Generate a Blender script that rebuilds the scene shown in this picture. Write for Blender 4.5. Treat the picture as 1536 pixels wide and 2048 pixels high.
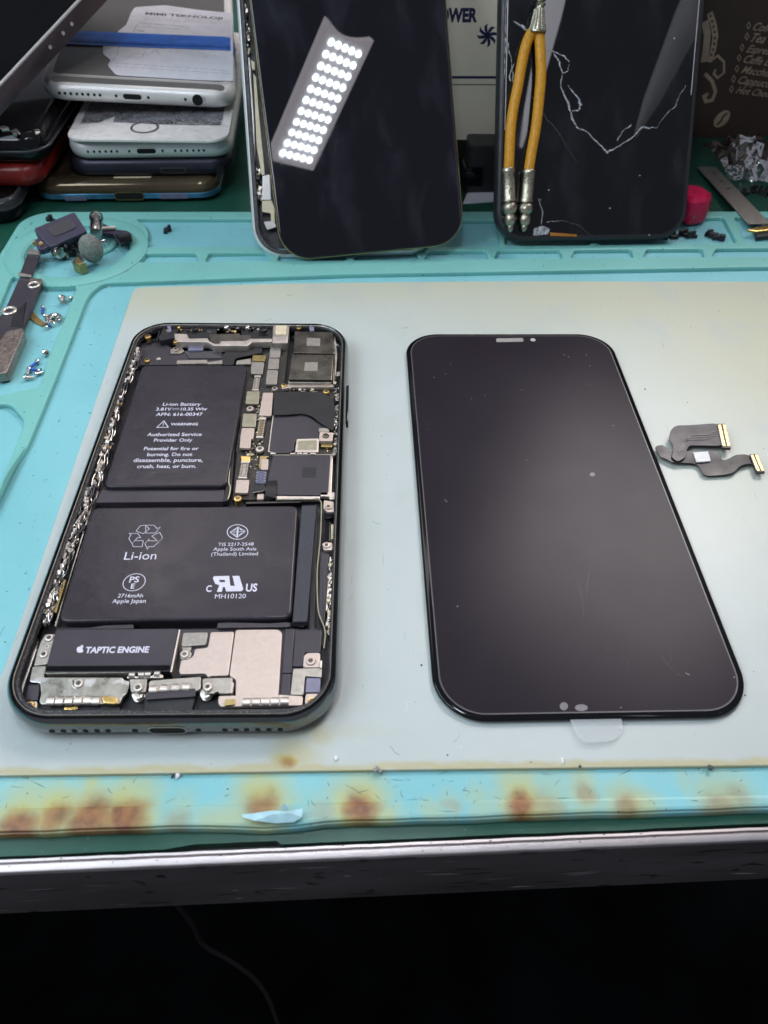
import bpy, math, random
from mathutils import Vector as V, Matrix
for o in list(bpy.data.objects): bpy.data.objects.remove(o)
random.seed(7)
sc = bpy.context.scene
COL = sc.collection
MM = 0.001
# ------------------------------------------------------------------ camera (millimetres, then metres)
IW, IH, FOC = 1536, 2048, 1482.327
PITCH, ROLL, CAMH = .833881, .0263938, 148.0068
_c, _s = math.cos(PITCH), math.sin(PITCH)
FW, _up, _rt = V((0, _c, -_s)), V((0, _s, _c)), V((1, 0, 0))
RT = _rt*math.cos(ROLL) + _up*math.sin(ROLL)
UP = -_rt*math.sin(ROLL) + _up*math.cos(ROLL)
EYE = V((0, 0, CAMH))
cam = bpy.data.objects.new('camera', bpy.data.cameras.new('camera'))
COL.objects.link(cam)
cam.matrix_world = Matrix(((RT.x, UP.x, -FW.x, 0), (RT.y, UP.y, -FW.y, 0), (RT.z, UP.z, -FW.z, CAMH*MM), (0, 0, 0, 1)))
cam.data.sensor_fit = 'HORIZONTAL'
cam.data.sensor_width = 36
cam.data.lens = 36*FOC/IW
cam.data.clip_start = .005
cam.data.clip_end = 30
cam.data.dof.use_dof = True
cam.data.dof.focus_distance = .205
cam.data.dof.aperture_fstop = 38
sc.camera = cam
# ------------------------------------------------------------------ world, lights, exposure
w = bpy.data.worlds.new('World'); sc.world = w; w.use_nodes = True
bg = w.node_tree.nodes['Background']
bg.inputs[0].default_value = (.80, .84, 1.0, 1); bg.inputs[1].default_value = .22
sc.view_settings.view_transform = 'Standard'
sc.view_settings.look = 'None'
sc.view_settings.exposure = 0
sc.view_settings.gamma = 1
sc.view_settings.use_curve_mapping = False
sc.cycles.use_denoising = True
sc.cycles.max_bounces = 8
sc.cycles.transparent_max_bounces = 12
sc.cycles.caustics_reflective = False
sc.cycles.caustics_refractive = False
sc.cycles.sample_clamp_indirect = 4

def area(name, loc, target, sx, sy, power, col, spread=180):
    d = bpy.data.lights.new(name, 'AREA'); d.shape = 'RECTANGLE'; d.size = sx*MM; d.size_y = sy*MM
    d.energy = power; d.color = col; d.spread = math.radians(spread)
    o = bpy.data.objects.new(name, d); COL.objects.link(o); o.location = V(loc)*MM
    o.rotation_euler = (V(target)-V(loc)).to_track_quat('-Z', 'Y').to_euler()
    return o
area('ceiling_light', (370, 720, 720), (60, 190, 0), 360, 300, 6.1, (1.0, .92, .90))
area('ceiling_light_left', (-250, 700, 720), (-30, 190, 0), 300, 240, .8, (1.0, .92, .92))
area('front_fill', (-290, -60, 400), (0, 70, 0), 130, 130, .62, (.84, .92, 1.0))  # unseen fill, added to make up for brightness taken from the LEDs
area('side_light', (-420, 120, 420), (-40, 150, 0), 300, 300, 1.5, (.70, .88, 1.0))
# the bench lamp's own light sits with the lamp's LEDs, see bench_lamp below

# ------------------------------------------------------------------ pixel rays and frames
def ray(x, y): return FW + RT*((x-IW/2)/FOC) + UP*((IH/2-y)/FOC)
def gz(x, y, z=0.0):
    d = ray(x, y); return EYE + d*((z-CAMH)/d.z)
CROPS = {'A': (220, 620, 5.388), 'B': (440, 620, 5.389), 'C': (60, 960, 4.8), 'D': (360, 960, 4.518), 'E': (0, 1220, 4.267), 'F': (330, 1220, 4.151),
         'P': (0, 0, 1.0), 'S': (800, 620, 2.087), 'T': (800, 1100, 2.087), 'L': (0, 400, 4.518), 'K': (0, 0, 3.0), 'M': (460, 0, 3.0), 'R': (880, 0, 2.3415),
         'G': (0, 1480, 2.0), 'H': (768, 1480, 2.0)}
def cp(crop, x, y):
    a, b, s = CROPS[crop]; return a+x/s, b+y/s
class Frame:
    def __init__(s, o, ux, uy):
        s.o = V(o); s.x = V(ux).normalized(); uy = V(uy); s.y = (uy - s.x*uy.dot(s.x)).normalized(); s.z = s.x.cross(s.y)
    def L(s, x, y, h=0.0, crop='P'):
        x, y = cp(crop, x, y); d = ray(x, y); n = s.z
        t = (s.o + n*h - EYE).dot(n)/d.dot(n); q = EYE + d*t - s.o
        return (q.dot(s.x), q.dot(s.y))
    def P(s, pts, h=0.0, crop='P'): return [s.L(x, y, h, crop) for x, y in pts]
    def mat(s):
        return Matrix(((s.x.x, s.y.x, s.z.x, s.o.x*MM), (s.x.y, s.y.y, s.z.y, s.o.y*MM), (s.x.z, s.y.z, s.z.z, s.o.z*MM), (0, 0, 0, 1)))
def flat(x, y, z, yaw=0): return Frame((x, y, z), (math.cos(yaw), math.sin(yaw), 0), (-math.sin(yaw), math.cos(yaw), 0))
WORLD = flat(0, 0, 0)

# ------------------------------------------------------------------ things and meshes
def tag(o, label, cat, group=None, kind=None):
    if label: o['label'] = label
    if cat: o['category'] = cat
    if group: o['group'] = group
    if kind: o['kind'] = kind
    return o
def thing(name, fr, label, cat, group=None):
    o = bpy.data.objects.new(name, None); o.empty_display_size = .005; COL.objects.link(o); o.matrix_world = fr.mat()
    return tag(o, label, cat, group)
def rrect(w, h, r, n=8, cx=0, cy=0):
    p = []
    for (sx, sy, a0) in ((1, 1, 0), (-1, 1, 90), (-1, -1, 180), (1, -1, 270)):
        for i in range(n+1):
            a = math.radians(a0+90*i/n)
            p.append((cx+sx*(w/2-r)+r*math.cos(a), cy+sy*(h/2-r)+r*math.sin(a)))
    return p
def circ(cx, cy, r, n=24, ry=None): return [(cx+r*math.cos(2*math.pi*i/n), cy+(ry or r)*math.sin(2*math.pi*i/n)) for i in range(n)]
def ccw(p): return p if sum(p[i-1][0]*p[i][1]-p[i][0]*p[i-1][1] for i in range(len(p))) > 0 else p[::-1]
def inset(p, d):
    q = []; n = len(p)
    for i in range(n):
        a, b, c = V(p[i-1]), V(p[i]), V(p[(i+1) % n])
        e, f = (b-a), (c-b)
        if e.length < 1e-9 or f.length < 1e-9: q.append(tuple(b)); continue
        e.normalize(); f.normalize()
        n1, n2 = V((-e.y, e.x)), V((-f.y, f.x)); m = n1+n2
        k = m.dot(n1)
        m = m/max(k, .35)
        q.append((b.x+m.x*d, b.y+m.y*d))
    return q
def rounded(p, r, n=4):
    """round the corners of a polygon"""
    q = []; m = len(p)
    for i in range(m):
        a, b, c = V(p[i-1]), V(p[i]), V(p[(i+1) % m])
        e, f = a-b, c-b; t = min(r, e.length*.45, f.length*.45)
        s, u = b+e.normalized()*t, b+f.normalized()*t
        for k in range(n+1):
            x = k/n; q.append(tuple(s*(1-x)**2 + b*(2*x*(1-x)) + u*x*x))
    return q
class MB:
    def __init__(s): s.v = []; s.f = []; s.m = []
    def add(s, v, f, mi=0):
        b = len(s.v); s.v += [tuple(x) for x in v]; s.f += [[b+i for i in q] for q in f]; s.m += [mi]*len(f); return s
    def loops(s, L, caps=(1, 1), mi=0, closed=True):
        n = len(L[0]); v = [p for l in L for p in l]; f = []
        for k in range(len(L)-1):
            for i in range(n if closed else n-1):
                j = (i+1) % n; f.append([k*n+i, k*n+j, (k+1)*n+j, (k+1)*n+i])
        if caps[0]: f.append(list(range(n))[::-1])
        if caps[1]: f.append([(len(L)-1)*n+i for i in range(n)])
        return s.add(v, f, mi)
    def prism(s, p, z0, z1, bev=0, mi=0, seg=2):
        p = ccw(p); L = [[(x, y, z0) for x, y in p]]
        if bev <= 0: L.append([(x, y, z1) for x, y in p])
        else:
            for k in range(seg+1):
                a = math.pi/2*k/seg; q = inset(p, bev*(1-math.cos(a)))
                L.append([(x, y, z1-bev+bev*math.sin(a)) for x, y in q])
            L.append([(x, y, z1) for x, y in inset(p, bev*1.15)])     # flat support ring
        return s.loops(L, mi=mi)
    def ring(s, outer, inner, z0, z1, mi=0, bev=0):
        """same point count, both counter-clockwise"""
        n = len(outer); L = []
        if bev: o2 = inset(outer, bev); i2 = inset(inner, -bev)
        prof = [(outer, z0)]+([(outer, z1-bev), (o2, z1), (i2, z1), (inner, z1-bev)] if bev else [(outer, z1), (inner, z1)])+[(inner, z0), (outer, z0)]
        v = [(x, y, z) for l, z in prof for x, y in l]; f = []
        for k in range(len(prof)-1):
            for i in range(n):
                j = (i+1) % n; f.append([k*n+i, k*n+j, (k+1)*n+j, (k+1)*n+i])
        return s.add(v, f, mi)
    def box(s, cx, cy, z0, z1, w, h, bev=0, rot=0, mi=0):
        c, d = math.cos(rot), math.sin(rot)
        return s.prism([(cx+x*c-y*d, cy+x*d+y*c) for x, y in ((-w/2, -h/2), (w/2, -h/2), (w/2, h/2), (-w/2, h/2))], z0, z1, bev, mi)
    def cyl(s, cx, cy, z0, z1, r, n=20, bev=0, mi=0): return s.prism(circ(cx, cy, r, n), z0, z1, bev, mi)
    def lathe(s, prof, n=20, M=None, mi=0):
        """profile of (r, z) about z, moved by M"""
        L = [[(r*math.cos(2*math.pi*i/n), r*math.sin(2*math.pi*i/n), z) for i in range(n)] for r, z in prof]
        if M is not None: L = [[tuple(M @ V(p)) for p in l] for l in L]
        return s.loops(L, mi=mi)
    def ball(s, c, r, n=16, m=10, sc_=(1, 1, 1), mi=0):
        L = [[(c[0]+sc_[0]*r*math.sin(math.pi*(k+.5)/(m))*math.cos(2*math.pi*i/n), c[1]+sc_[1]*r*math.sin(math.pi*(k+.5)/m)*math.sin(2*math.pi*i/n), c[2]-sc_[2]*r*math.cos(math.pi*(k+.5)/m)) for i in range(n)] for k in range(m)]
        return s.loops(L, mi=mi)
    def tube(s, pts, r, n=8, mi=0, smooth=0):
        pts = [V(p) for p in pts]
        for _ in range(smooth):
            q = [pts[0]]
            for a, b in zip(pts, pts[1:]): q += [a*.75+b*.25, a*.25+b*.75]
            pts = q+[pts[-1]]
        rs = r if isinstance(r, (list, tuple)) else [r]*len(pts)
        L = []
        for i, p in enumerate(pts):
            t = (pts[min(i+1, len(pts)-1)]-pts[max(i-1, 0)]).normalized()
            a = t.orthogonal() if i == 0 else (a - t*a.dot(t))
            a.normalize(); b = t.cross(a); rr = rs[min(i, len(rs)-1)]
            L.append([tuple(p+(a*math.cos(2*math.pi*k/n)+b*math.sin(2*math.pi*k/n))*rr) for k in range(n)])
        return s.loops(L, mi=mi)
    def stroke(s, pts, wd, z, closed=False, mi=0):
        n = len(pts); wl = wd if isinstance(wd, (list, tuple)) else [wd]*n
        Lp, Rp = [], []
        for i in range(n):
            a = V(pts[i-1]) if (i > 0 or closed) else V(pts[i]); c = V(pts[(i+1) % n]) if (i < n-1 or closed) else V(pts[i])
            b = V(pts[i]); e = (b-a) if (b-a).length > 1e-9 else (c-b); f = (c-b) if (c-b).length > 1e-9 else (b-a)
            e = e.normalized(); f = f.normalized(); nn = V((-e.y-f.y, e.x+f.x)); nn = nn.normalized() if nn.length > 1e-6 else V((-e.y, e.x))
            k = max(.4, nn.dot(V((-e.y, e.x)))); nn = nn*(wl[i]/2/k)
            Lp.append((b.x+nn.x, b.y+nn.y, z)); Rp.append((b.x-nn.x, b.y-nn.y, z))
        v = Lp+Rp; f = []
        for i in range(n if closed else n-1):
            j = (i+1) % n; f.append([n+i, n+j, j, i])
        return s.add(v, f, mi)
    def strip(s, pts, wd, h, mi=0):
        """a ribbon standing on pts (3D centre line), width wd across in plan"""
        Lp, Rp, Lb, Rb = [], [], [], []
        for i, p in enumerate(pts):
            t = V(pts[min(i+1, len(pts)-1)])-V(pts[max(i-1, 0)]); nn = V((-t.y, t.x, 0)).normalized()*(wd/2); p = V(p); d = V((0, 0, h))
            Lp.append(p+nn); Rp.append(p-nn); Lb.append(p+nn-d); Rb.append(p-nn-d)
        return s.loops([[tuple(a), tuple(b), tuple(c), tuple(d)] for a, b, c, d in zip(Lp, Rp, Rb, Lb)], mi=mi)
    def text(s, string, p0, p1, z, ital=0, bold=0.0, ysc=1.0, mi=0, size=1.0):
        """fit the string between two local points p0..p1 (left middle, right middle)"""
        d = bpy.data.curves.new('t', 'FONT'); d.body = string; d.size = 1; d.shear = ital; d.offset = bold; d.resolution_u = 3; d.fill_mode = 'FRONT'
        o = bpy.data.objects.new('t', d); m = o.to_mesh(); vs = [v.co.copy() for v in m.vertices]; fs = [list(q.vertices) for q in m.polygons]
        o.to_mesh_clear(); bpy.data.objects.remove(o); bpy.data.curves.remove(d)
        if not vs: return s
        x0 = min(v.x for v in vs); x1 = max(v.x for v in vs); ym = .35
        a, b = V(p0), V(p1); u = b-a; k = u.length/(x1-x0); u.normalize(); nn = V((-u.y, u.x))
        out = [a+u*((v.x-x0)*k)+nn*((v.y-ym)*k*ysc) for v in vs]
        return s.add([(q.x, q.y, z) for q in out], fs, mi)
    def build(s, name, mats, parent=None, sharp=35, fr=None):
        me = bpy.data.meshes.new(name); me.from_pydata([(x*MM, y*MM, z*MM) for x, y, z in s.v], [], s.f); me.update()
        for m in (mats if isinstance(mats, (list, tuple)) else [mats]): me.materials.append(m)
        me.polygons.foreach_set('material_index', s.m); me.polygons.foreach_set('use_smooth', [True]*len(s.f))
        import bmesh
        bm = bmesh.new(); bm.from_mesh(me)
        bmesh.ops.recalc_face_normals(bm, faces=bm.faces[:]) if len(bm.faces) > 1 else None
        bm.to_mesh(me); bm.free()
        me.set_sharp_from_angle(angle=math.radians(sharp))
        o = bpy.data.objects.new(name, me); COL.objects.link(o)
        if parent is not None: o.parent = parent
        if fr is not None: o.matrix_world = fr.mat()
        return o
def flatten_up(o):
    """single-sided printed sheets: make every face look up"""
    for p in o.data.polygons:
        if p.normal.z < 0: p.flip()
    return o
def plate2d(loops, z0, z1, bev=0.0):
    """outline with holes, rounded edges, from a filled 2D curve; returns verts, faces"""
    d = bpy.data.curves.new('c', 'CURVE'); d.dimensions = '2D'; d.fill_mode = 'BOTH'; d.extrude = (z1-z0)/2-bev; d.bevel_depth = bev; d.bevel_resolution = 1; d.offset = -bev
    for l in loops:
        sp = d.splines.new('POLY'); sp.points.add(len(l)-1)
        for q, p in zip(sp.points, l): q.co = (p[0], p[1], 0, 1)
        sp.use_cyclic_u = True
    o = bpy.data.objects.new('c', d); m = o.to_mesh(); v = [(q.co.x, q.co.y, q.co.z+(z0+z1)/2) for q in m.vertices]; f = [list(q.vertices) for q in m.polygons]
    o.to_mesh_clear(); bpy.data.objects.remove(o); bpy.data.curves.remove(d)
    return v, f

# ------------------------------------------------------------------ materials
GT = -3.05      # height of the green bench cover
def mat(name, col, rough=.5, metal=0., var=.12, vs=3.0, rvar=.0, bump=0., bs=.6, coat=0., alpha=1., ior=1.45, trans=0., stretch=None, spec=.5, sss=0., fleck=None, aniso=0.):
    """procedural Principled material; vs, bs: size in mm of the tone and bump noise"""
    m = bpy.data.materials.new(name); m.use_nodes = True; t = m.node_tree; N = t.nodes; K = t.links
    b = N['Principled BSDF']
    b.inputs['Metallic'].default_value = metal; b.inputs['Roughness'].default_value = rough; b.inputs['IOR'].default_value = ior
    b.inputs['Coat Weight'].default_value = coat; b.inputs['Coat Roughness'].default_value = .05; b.inputs['Alpha'].default_value = alpha
    b.inputs['Transmission Weight'].default_value = trans; b.inputs['Specular IOR Level'].default_value = spec
    if aniso: b.inputs['Anisotropic'].default_value = aniso
    if sss: b.inputs['Subsurface Weight'].default_value = sss; b.inputs['Subsurface Radius'].default_value = (.001, .001, .001); b.inputs['Subsurface Scale'].default_value = 1.0
    tc = N.new('ShaderNodeTexCoord'); mp = N.new('ShaderNodeMapping'); K.new(tc.outputs['Object'], mp.inputs[0])
    if stretch: mp.inputs['Scale'].default_value = stretch
    nz = N.new('ShaderNodeTexNoise'); nz.inputs['Scale'].default_value = 1000/vs; nz.inputs['Detail'].default_value = 5; K.new(mp.outputs[0], nz.inputs['Vector'])
    mx = N.new('ShaderNodeMix'); mx.data_type = 'RGBA'
    lo = [max(0, c*(1-var)) for c in col]; hi = [min(1, c*(1+var)) for c in col]
    rg = N.new('ShaderNodeMapRange'); rg.inputs[1].default_value = .3; rg.inputs[2].default_value = .7; K.new(nz.outputs[0], rg.inputs[0])
    K.new(rg.outputs[0], mx.inputs[0]); mx.inputs[6].default_value = (*lo, 1); mx.inputs[7].default_value = (*hi, 1)
    out = mx.outputs[2]
    if fleck:   # (colour, size mm, threshold)
        n2 = N.new('ShaderNodeTexNoise'); n2.inputs['Scale'].default_value = 1000/fleck[1]; n2.inputs['Detail'].default_value = 2; K.new(tc.outputs['Object'], n2.inputs['Vector'])
        r2 = N.new('ShaderNodeMapRange'); r2.inputs[1].default_value = fleck[2]; r2.inputs[2].default_value = fleck[2]+.06; K.new(n2.outputs[0], r2.inputs[0])
        m2 = N.new('ShaderNodeMix'); m2.data_type = 'RGBA'; K.new(r2.outputs[0], m2.inputs[0]); K.new(out, m2.inputs[6]); m2.inputs[7].default_value = (*fleck[0], 1); out = m2.outputs[2]
    K.new(out, b.inputs['Base Color'])
    if rvar:
        r3 = N.new('ShaderNodeMapRange'); r3.inputs[1].default_value = .3; r3.inputs[2].default_value = .7; r3.inputs[3].default_value = max(.02, rough-rvar); r3.inputs[4].default_value = min(1, rough+rvar)
        n3 = N.new('ShaderNodeTexNoise'); n3.inputs['Scale'].default_value = 1000/(vs*1.7); n3.inputs['Detail'].default_value = 6; K.new(mp.outputs[0], n3.inputs['Vector'])
        K.new(n3.outputs[0], r3.inputs[0]); K.new(r3.outputs[0], b.inputs['Roughness'])
    if bump:
        n4 = N.new('ShaderNodeTexNoise'); n4.inputs['Scale'].default_value = 1000/bs; n4.inputs['Detail'].default_value = 4; K.new(mp.outputs[0], n4.inputs['Vector'])
        bp = N.new('ShaderNodeBump'); bp.inputs['Strength'].default_value = min(1, bump); bp.inputs['Distance'].default_value = bs*.25*MM; K.new(n4.outputs[0], bp.inputs['Height']); K.new(bp.outputs[0], b.inputs['Normal'])
    return m
def emit(name, col, st):
    m = bpy.data.materials.new(name); m.use_nodes = True; b = m.node_tree.nodes['Principled BSDF']
    b.inputs['Base Color'].default_value = (.8, .8, .8, 1); b.inputs['Emission Color'].default_value = (*col, 1); b.inputs['Emission Strength'].default_value = st
    return m
M = dict(
 steel=mat('brushed_steel', (.68, .62, .56), .40, .9, .10, 2, .08, .12, .3),
 steel2=mat('dull_steel', (.42, .39, .345), .46, .85, .14, 1.5, .12, .2, .25),
 chrome=mat('polished_steel', (.75, .71, .66), .14, 1, .08, 2, .06),
 darksteel=mat('dark_nickel', (.20, .19, .165), .30, 1, .14, 3, .08, .1, .3),
 band=mat('graphite_steel_band', (.20, .21, .21), .16, 1, .05, 8, .03),
 gold=mat('gold_contact', (.80, .55, .20), .28, 1, .1, .8, .05),
 brass=mat('tarnished_brass', (.45, .36, .16), .38, 1, .15, 1.5, .1),
 blk=mat('black_plastic', (.018, .018, .021), .42, 0, .2, 3, .08, .06, .4),
 blkgl=mat('gloss_black', (.005, .005, .006), .08, 0, .1, 6, .02, spec=.35),
 blkmt=mat('matt_black_film', (.042, .036, .045), .36, 0, .10, 6, .07, .03, .5),
 cell=mat('battery_foil', (.031, .026, .033), .28, 0, spec=.34, var=.10, vs=9, rvar=.07, bump=.10, bs=7),
 foam=mat('black_foam', (.045, .045, .055), .75, 0, .15, .7, 0, .3, .25),
 tape=mat('purple_grey_tape', (.20, .19, .27), .45, 0, .08, 2, 0, .2, 1.0),
 glue=mat('black_gasket', (.024, .023, .025), .42, 0, .35, 1.2, .2, .9, .28, fleck=((.30, .29, .31), .25, .62)),
 pcb=mat('black_circuit_board', (.028, .026, .022), .38, 0, .4, .8, .1, .5, .35, fleck=((.34, .27, .17), .35, .665)),
 flex=mat('black_flex', (.016, .016, .017), .40, 0, .15, 3, .08, .05, .6),
 flexg=mat('grey_flex', (.055, .051, .056), .42, 0, .10, 2, .05, .05, .6),
 ink=mat('printed_ink', (.62, .60, .70), .6, 0, .05, 1),
 inkblue=mat('navy_print', (.012, .018, .075), .6, 0, .1, 3),
 ink_brown=mat('pale_brown_print', (.36, .27, .20), .6, 0, .15, 3),
 inkgrey=mat('grey_receipt_print', (.10, .10, .13), .7, 0, .2, 3),
 olive=mat('olive_can', (.38, .36, .27), .42, .8, .12, 2, .08),
 rose=mat('rosy_steel', (.57, .475, .42), .50, .7, .05, 1.0, .05, .06, .3),
 greycan=mat('grey_can', (.36, .34, .31), .45, .8, .14, .8, .06, .1, .4),
 chip=mat('blue_grey_chip', (.10, .10, .16), .45, 0, .2, 1),
 cream=mat('cream_plastic', (.62, .53, .36), .45, 0, .08, 2),
 white=mat('white_label', (.72, .72, .72), .6, 0, .04, 2),
 glassblk=mat('black_glass', (.004, .004, .006), .015, 0, .1, 10, .008, ior=1.5),
 navyglass=mat('navy_black_glass', (.004, .004, .008), .012, 0, .3, 30, .006, ior=1.5),
 silver=mat('silver_aluminium', (.80, .78, .76), .46, .55, .04, 10, .06, .04, .3),
 silvergrey=mat('grey_anodised_back', (.165, .163, .15), .42, .4, .05, 14, .06),
 paper=mat('receipt_paper', (.60, .60, .66), .75, 0, .06, 6, 0, .25, 6),
 whitepl=mat('white_glass', (.66, .63, .61), .30, 0, .06, 4, .1),
 crackw=mat('crazed_screen', (.12, .115, .125), .4, 0, .9, 4, .2, .8, .7, fleck=((.40, .385, .41), .75, .55)),
 bronze=mat('bronze_gloss_back', (.10, .075, .045), .14, .5, .2, 18, .05),
 teal_gl=mat('blue_highlight_gloss', (.06, .22, .36), .18, .4, .5, 9, .05),
 navy=mat('navy_aluminium', (.035, .033, .05), .34, .6, .1, 8, .05),
 red=mat('red_gloss_case', (.17, .012, .010), .22, 0, .15, 10, .08),
 purple=mat('purple_brown_band', (.13, .095, .105), .28, .8, .1, 10, .08),
 pale=mat('pale_bezel', (.55, .52, .50), .3, .4, .06, 5),
 band_blue=mat('blue_rubber', (.02, .13, .55), .42, 0, .2, 3, .05, .2, .8),
 cord=mat('orange_waxed_cord', (.56, .255, .012), .48, 0, .16, 1.0, .1, .9, .8, sss=.0),
 antique=mat('engraved_silver', (.40, .37, .29), .34, 1, .35, .8, .1, 1, .7),
 clear=mat('clear_plastic', (.90, .90, .92), .10, 0, 0, 5, 0, .9, 2.5, alpha=.05, ior=1.5),
 shard=mat('cracked_glass_edge', (.50, .51, .54), .2, 0, .8, .9, .1, 1, .5, alpha=.62),
 film=mat('clear_film_tab', (.62, .66, .68), .3, 0, .02, 5, alpha=.22),
 carton=mat('white_carton', (.86, .78, .63), .65, 0, .05, 20, 0, .05, 2),
 carton2=mat('grey_carton', (.20, .19, .175), .7, 0, .08, 15),
 brown=mat('brown_carton', (.040, .025, .017), .55, 0, .12, 12, 0, .05, 1),
 magenta=mat('magenta_plastic', (.46, .008, .062), .25, 0, .15, 3, .05),
 sponge=mat('grey_sponge', (.20, .215, .19), .95, 0, .30, .8, 0, 1, .9, fleck=((.10, .11, .09), .5, .60)),
 rust=mat('speckled_steel', (.34, .285, .25), .45, 1, .3, .7, .15, .5, .5),
 blueth=mat('blue_threadlock', (.03, .10, .45), .4, 0, .1, .5),
 violet=mat('violet_black_plastic', (.045, .04, .07), .40, 0, .15, 3, .06),
 brownfl=mat('brown_flex', (.22, .15, .05), .4, 0, .2, 2),
 greentop=mat('green_bench_cover', (.012, .070, .046), .36, 0, .20, 25, .12, .05, .5, fleck=((.10, .16, .14), .9, .72)),
 alu=mat('aluminium_trim', (.60, .55, .55), .45, .8, .10, 6, .10, .10, .4, stretch=(.15, 1, 1)),
 apron=mat('scuffed_dark_apron', (.085, .076, .078), .55, 0, .45, 22, .1, .1, 1, stretch=(.3, 1, 1), fleck=((.022, .020, .021), 7, .63)),
 floor=mat('dark_floor', (.0035, .0042, .0045), .9, 0, .7, 90, spec=.05),
)
# ================================================================== THE SETTING
def nodes_of(name):
    m = bpy.data.materials.new(name); m.use_nodes = True; return m, m.node_tree.nodes, m.node_tree.links, m.node_tree.nodes['Principled BSDF']
def mixc(N, K, fac, a, b):
    x = N.new('ShaderNodeMix'); x.data_type = 'RGBA'
    for sock, val in ((0, fac), (6, a), (7, b)):
        if hasattr(val, 'links'): K.new(val, x.inputs[sock])
        elif sock == 0: x.inputs[0].default_value = val
        else: x.inputs[sock].default_value = (*val, 1)
    return x.outputs[2]
def noise(N, K, vec, size, detail=4, lo=None, hi=None):
    n = N.new('ShaderNodeTexNoise'); n.inputs['Scale'].default_value = 1000/size; n.inputs['Detail'].default_value = detail; K.new(vec, n.inputs['Vector'])
    if lo is None: return n.outputs[0]
    r = N.new('ShaderNodeMapRange'); r.interpolation_type = 'SMOOTHSTEP'; r.inputs[1].default_value = lo; r.inputs[2].default_value = hi; K.new(n.outputs[0], r.inputs[0]); return r.outputs[0]
def spots(N, K, vec, lst, e0=1.25, e1=.15):
    """union of soft round stains; lst of (x, y, rx, ry, strength) in mm"""
    acc = None
    for x, y, rx, ry, st in lst:
        a = N.new('ShaderNodeVectorMath'); a.operation = 'SUBTRACT'; K.new(vec, a.inputs[0]); a.inputs[1].default_value = (x*MM, y*MM, 0)
        b = N.new('ShaderNodeVectorMath'); b.operation = 'MULTIPLY'; K.new(a.outputs[0], b.inputs[0]); b.inputs[1].default_value = (1/(rx*MM), 1/(ry*MM), 0)
        l = N.new('ShaderNodeVectorMath'); l.operation = 'LENGTH'; K.new(b.outputs[0], l.inputs[0])
        r = N.new('ShaderNodeMapRange'); r.interpolation_type = 'SMOOTHSTEP'; r.inputs[1].default_value = e0; r.inputs[2].default_value = e1; r.inputs[3].default_value = 0; r.inputs[4].default_value = st; K.new(l.outputs[1], r.inputs[0])
        if acc is None: acc = r.outputs[0]
        else:
            q = N.new('ShaderNodeMath'); q.operation = 'MAXIMUM'; K.new(acc, q.inputs[0]); K.new(r.outputs[0], q.inputs[1]); acc = q.outputs[0]
    return acc
def warp(N, K, vec, size, amt):
    n = N.new('ShaderNodeTexNoise'); n.inputs['Scale'].default_value = 1000/size; n.inputs['Detail'].default_value = 3; K.new(vec, n.inputs['Vector'])
    a = N.new('ShaderNodeVectorMath'); a.operation = 'MULTIPLY_ADD'; K.new(n.outputs[1], a.inputs[0]); a.inputs[1].default_value = (amt*MM*2,)*3; K.new(vec, a.inputs[2]); 
    b = N.new('ShaderNodeVectorMath'); b.operation = 'SUBTRACT'; K.new(a.outputs[0], b.inputs[0]); b.inputs[1].default_value = (amt*MM,)*3
    return b.outputs[0]

OM = (-64.2, 303.0)         # the mat's own frame: back edge along x, front towards -y
MATF = Frame((OM[0], OM[1], 0), (math.cos(.0575), math.sin(.0575), 0), (-math.sin(.0575), math.cos(.0575), 0))
# stains: crop coordinates -> mat coordinates on the front rim (z .6)
brown = []; yellow = []
for cr, x, y, r, st in [('G', 60, 342, 62, .95), ('G', 215, 303, 55, .85), ('G', 350, 312, 70, .95), ('G', 410, 335, 55, .8), ('G', 490, 308, 66, .98), ('G', 545, 345, 40, .5), ('G', 705, 325, 40, .35), ('G', 1040, 250, 58, .8), ('G', 1440, 262, 58, .98),
                        ('H', 552, 250, 52, 1.0), ('H', 640, 265, 60, .35), ('H', 812, 196, 38, .45), ('H', 985, 265, 45, .6), ('H', 1355, 250, 50, .45), ('H', 1430, 220, 45, .35), ('H', 265, 255, 26, .25), ('G', 1290, 290, 40, .25)]:
    a, b = MATF.L(*cp(cr, x, y), .6); brown.append((a, b, r/2/7.6*1.2, r/2/5.6*.85, st))
    yellow.append((a, b, r/2/7.6*2.1, r/2/5.6*1.9, min(1, st*1.1+.1)))
for cr, x, y, rx, ry, st in [('G', 360, 200, 45, 95, .8), ('G', 1050, 180, 55, 100, .75), ('G', 330, 335, 420, 60, .6), ('G', 900, 320, 130, 50, .6), ('H', 20, 300, 70, 40, .7), ('H', 190, 285, 60, 45, .45), ('H', 390, 260, 50, 60, .4), ('H', 650, 270, 110, 70, .7), ('H', 800, 165, 55, 60, .6), ('H', 820, 265, 60, 45, .5), ('H', 1010, 265, 110, 50, .7), ('H', 1385, 240, 110, 70, .6), ('H', 1210, 150, 40, 40, .3), ('H', 1370, 130, 90, 60, .3)]:
    a, b = MATF.L(*cp(cr, x, y), .4); yellow.append((a, b, rx/2/7.6, ry/2/5.6, st))
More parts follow.
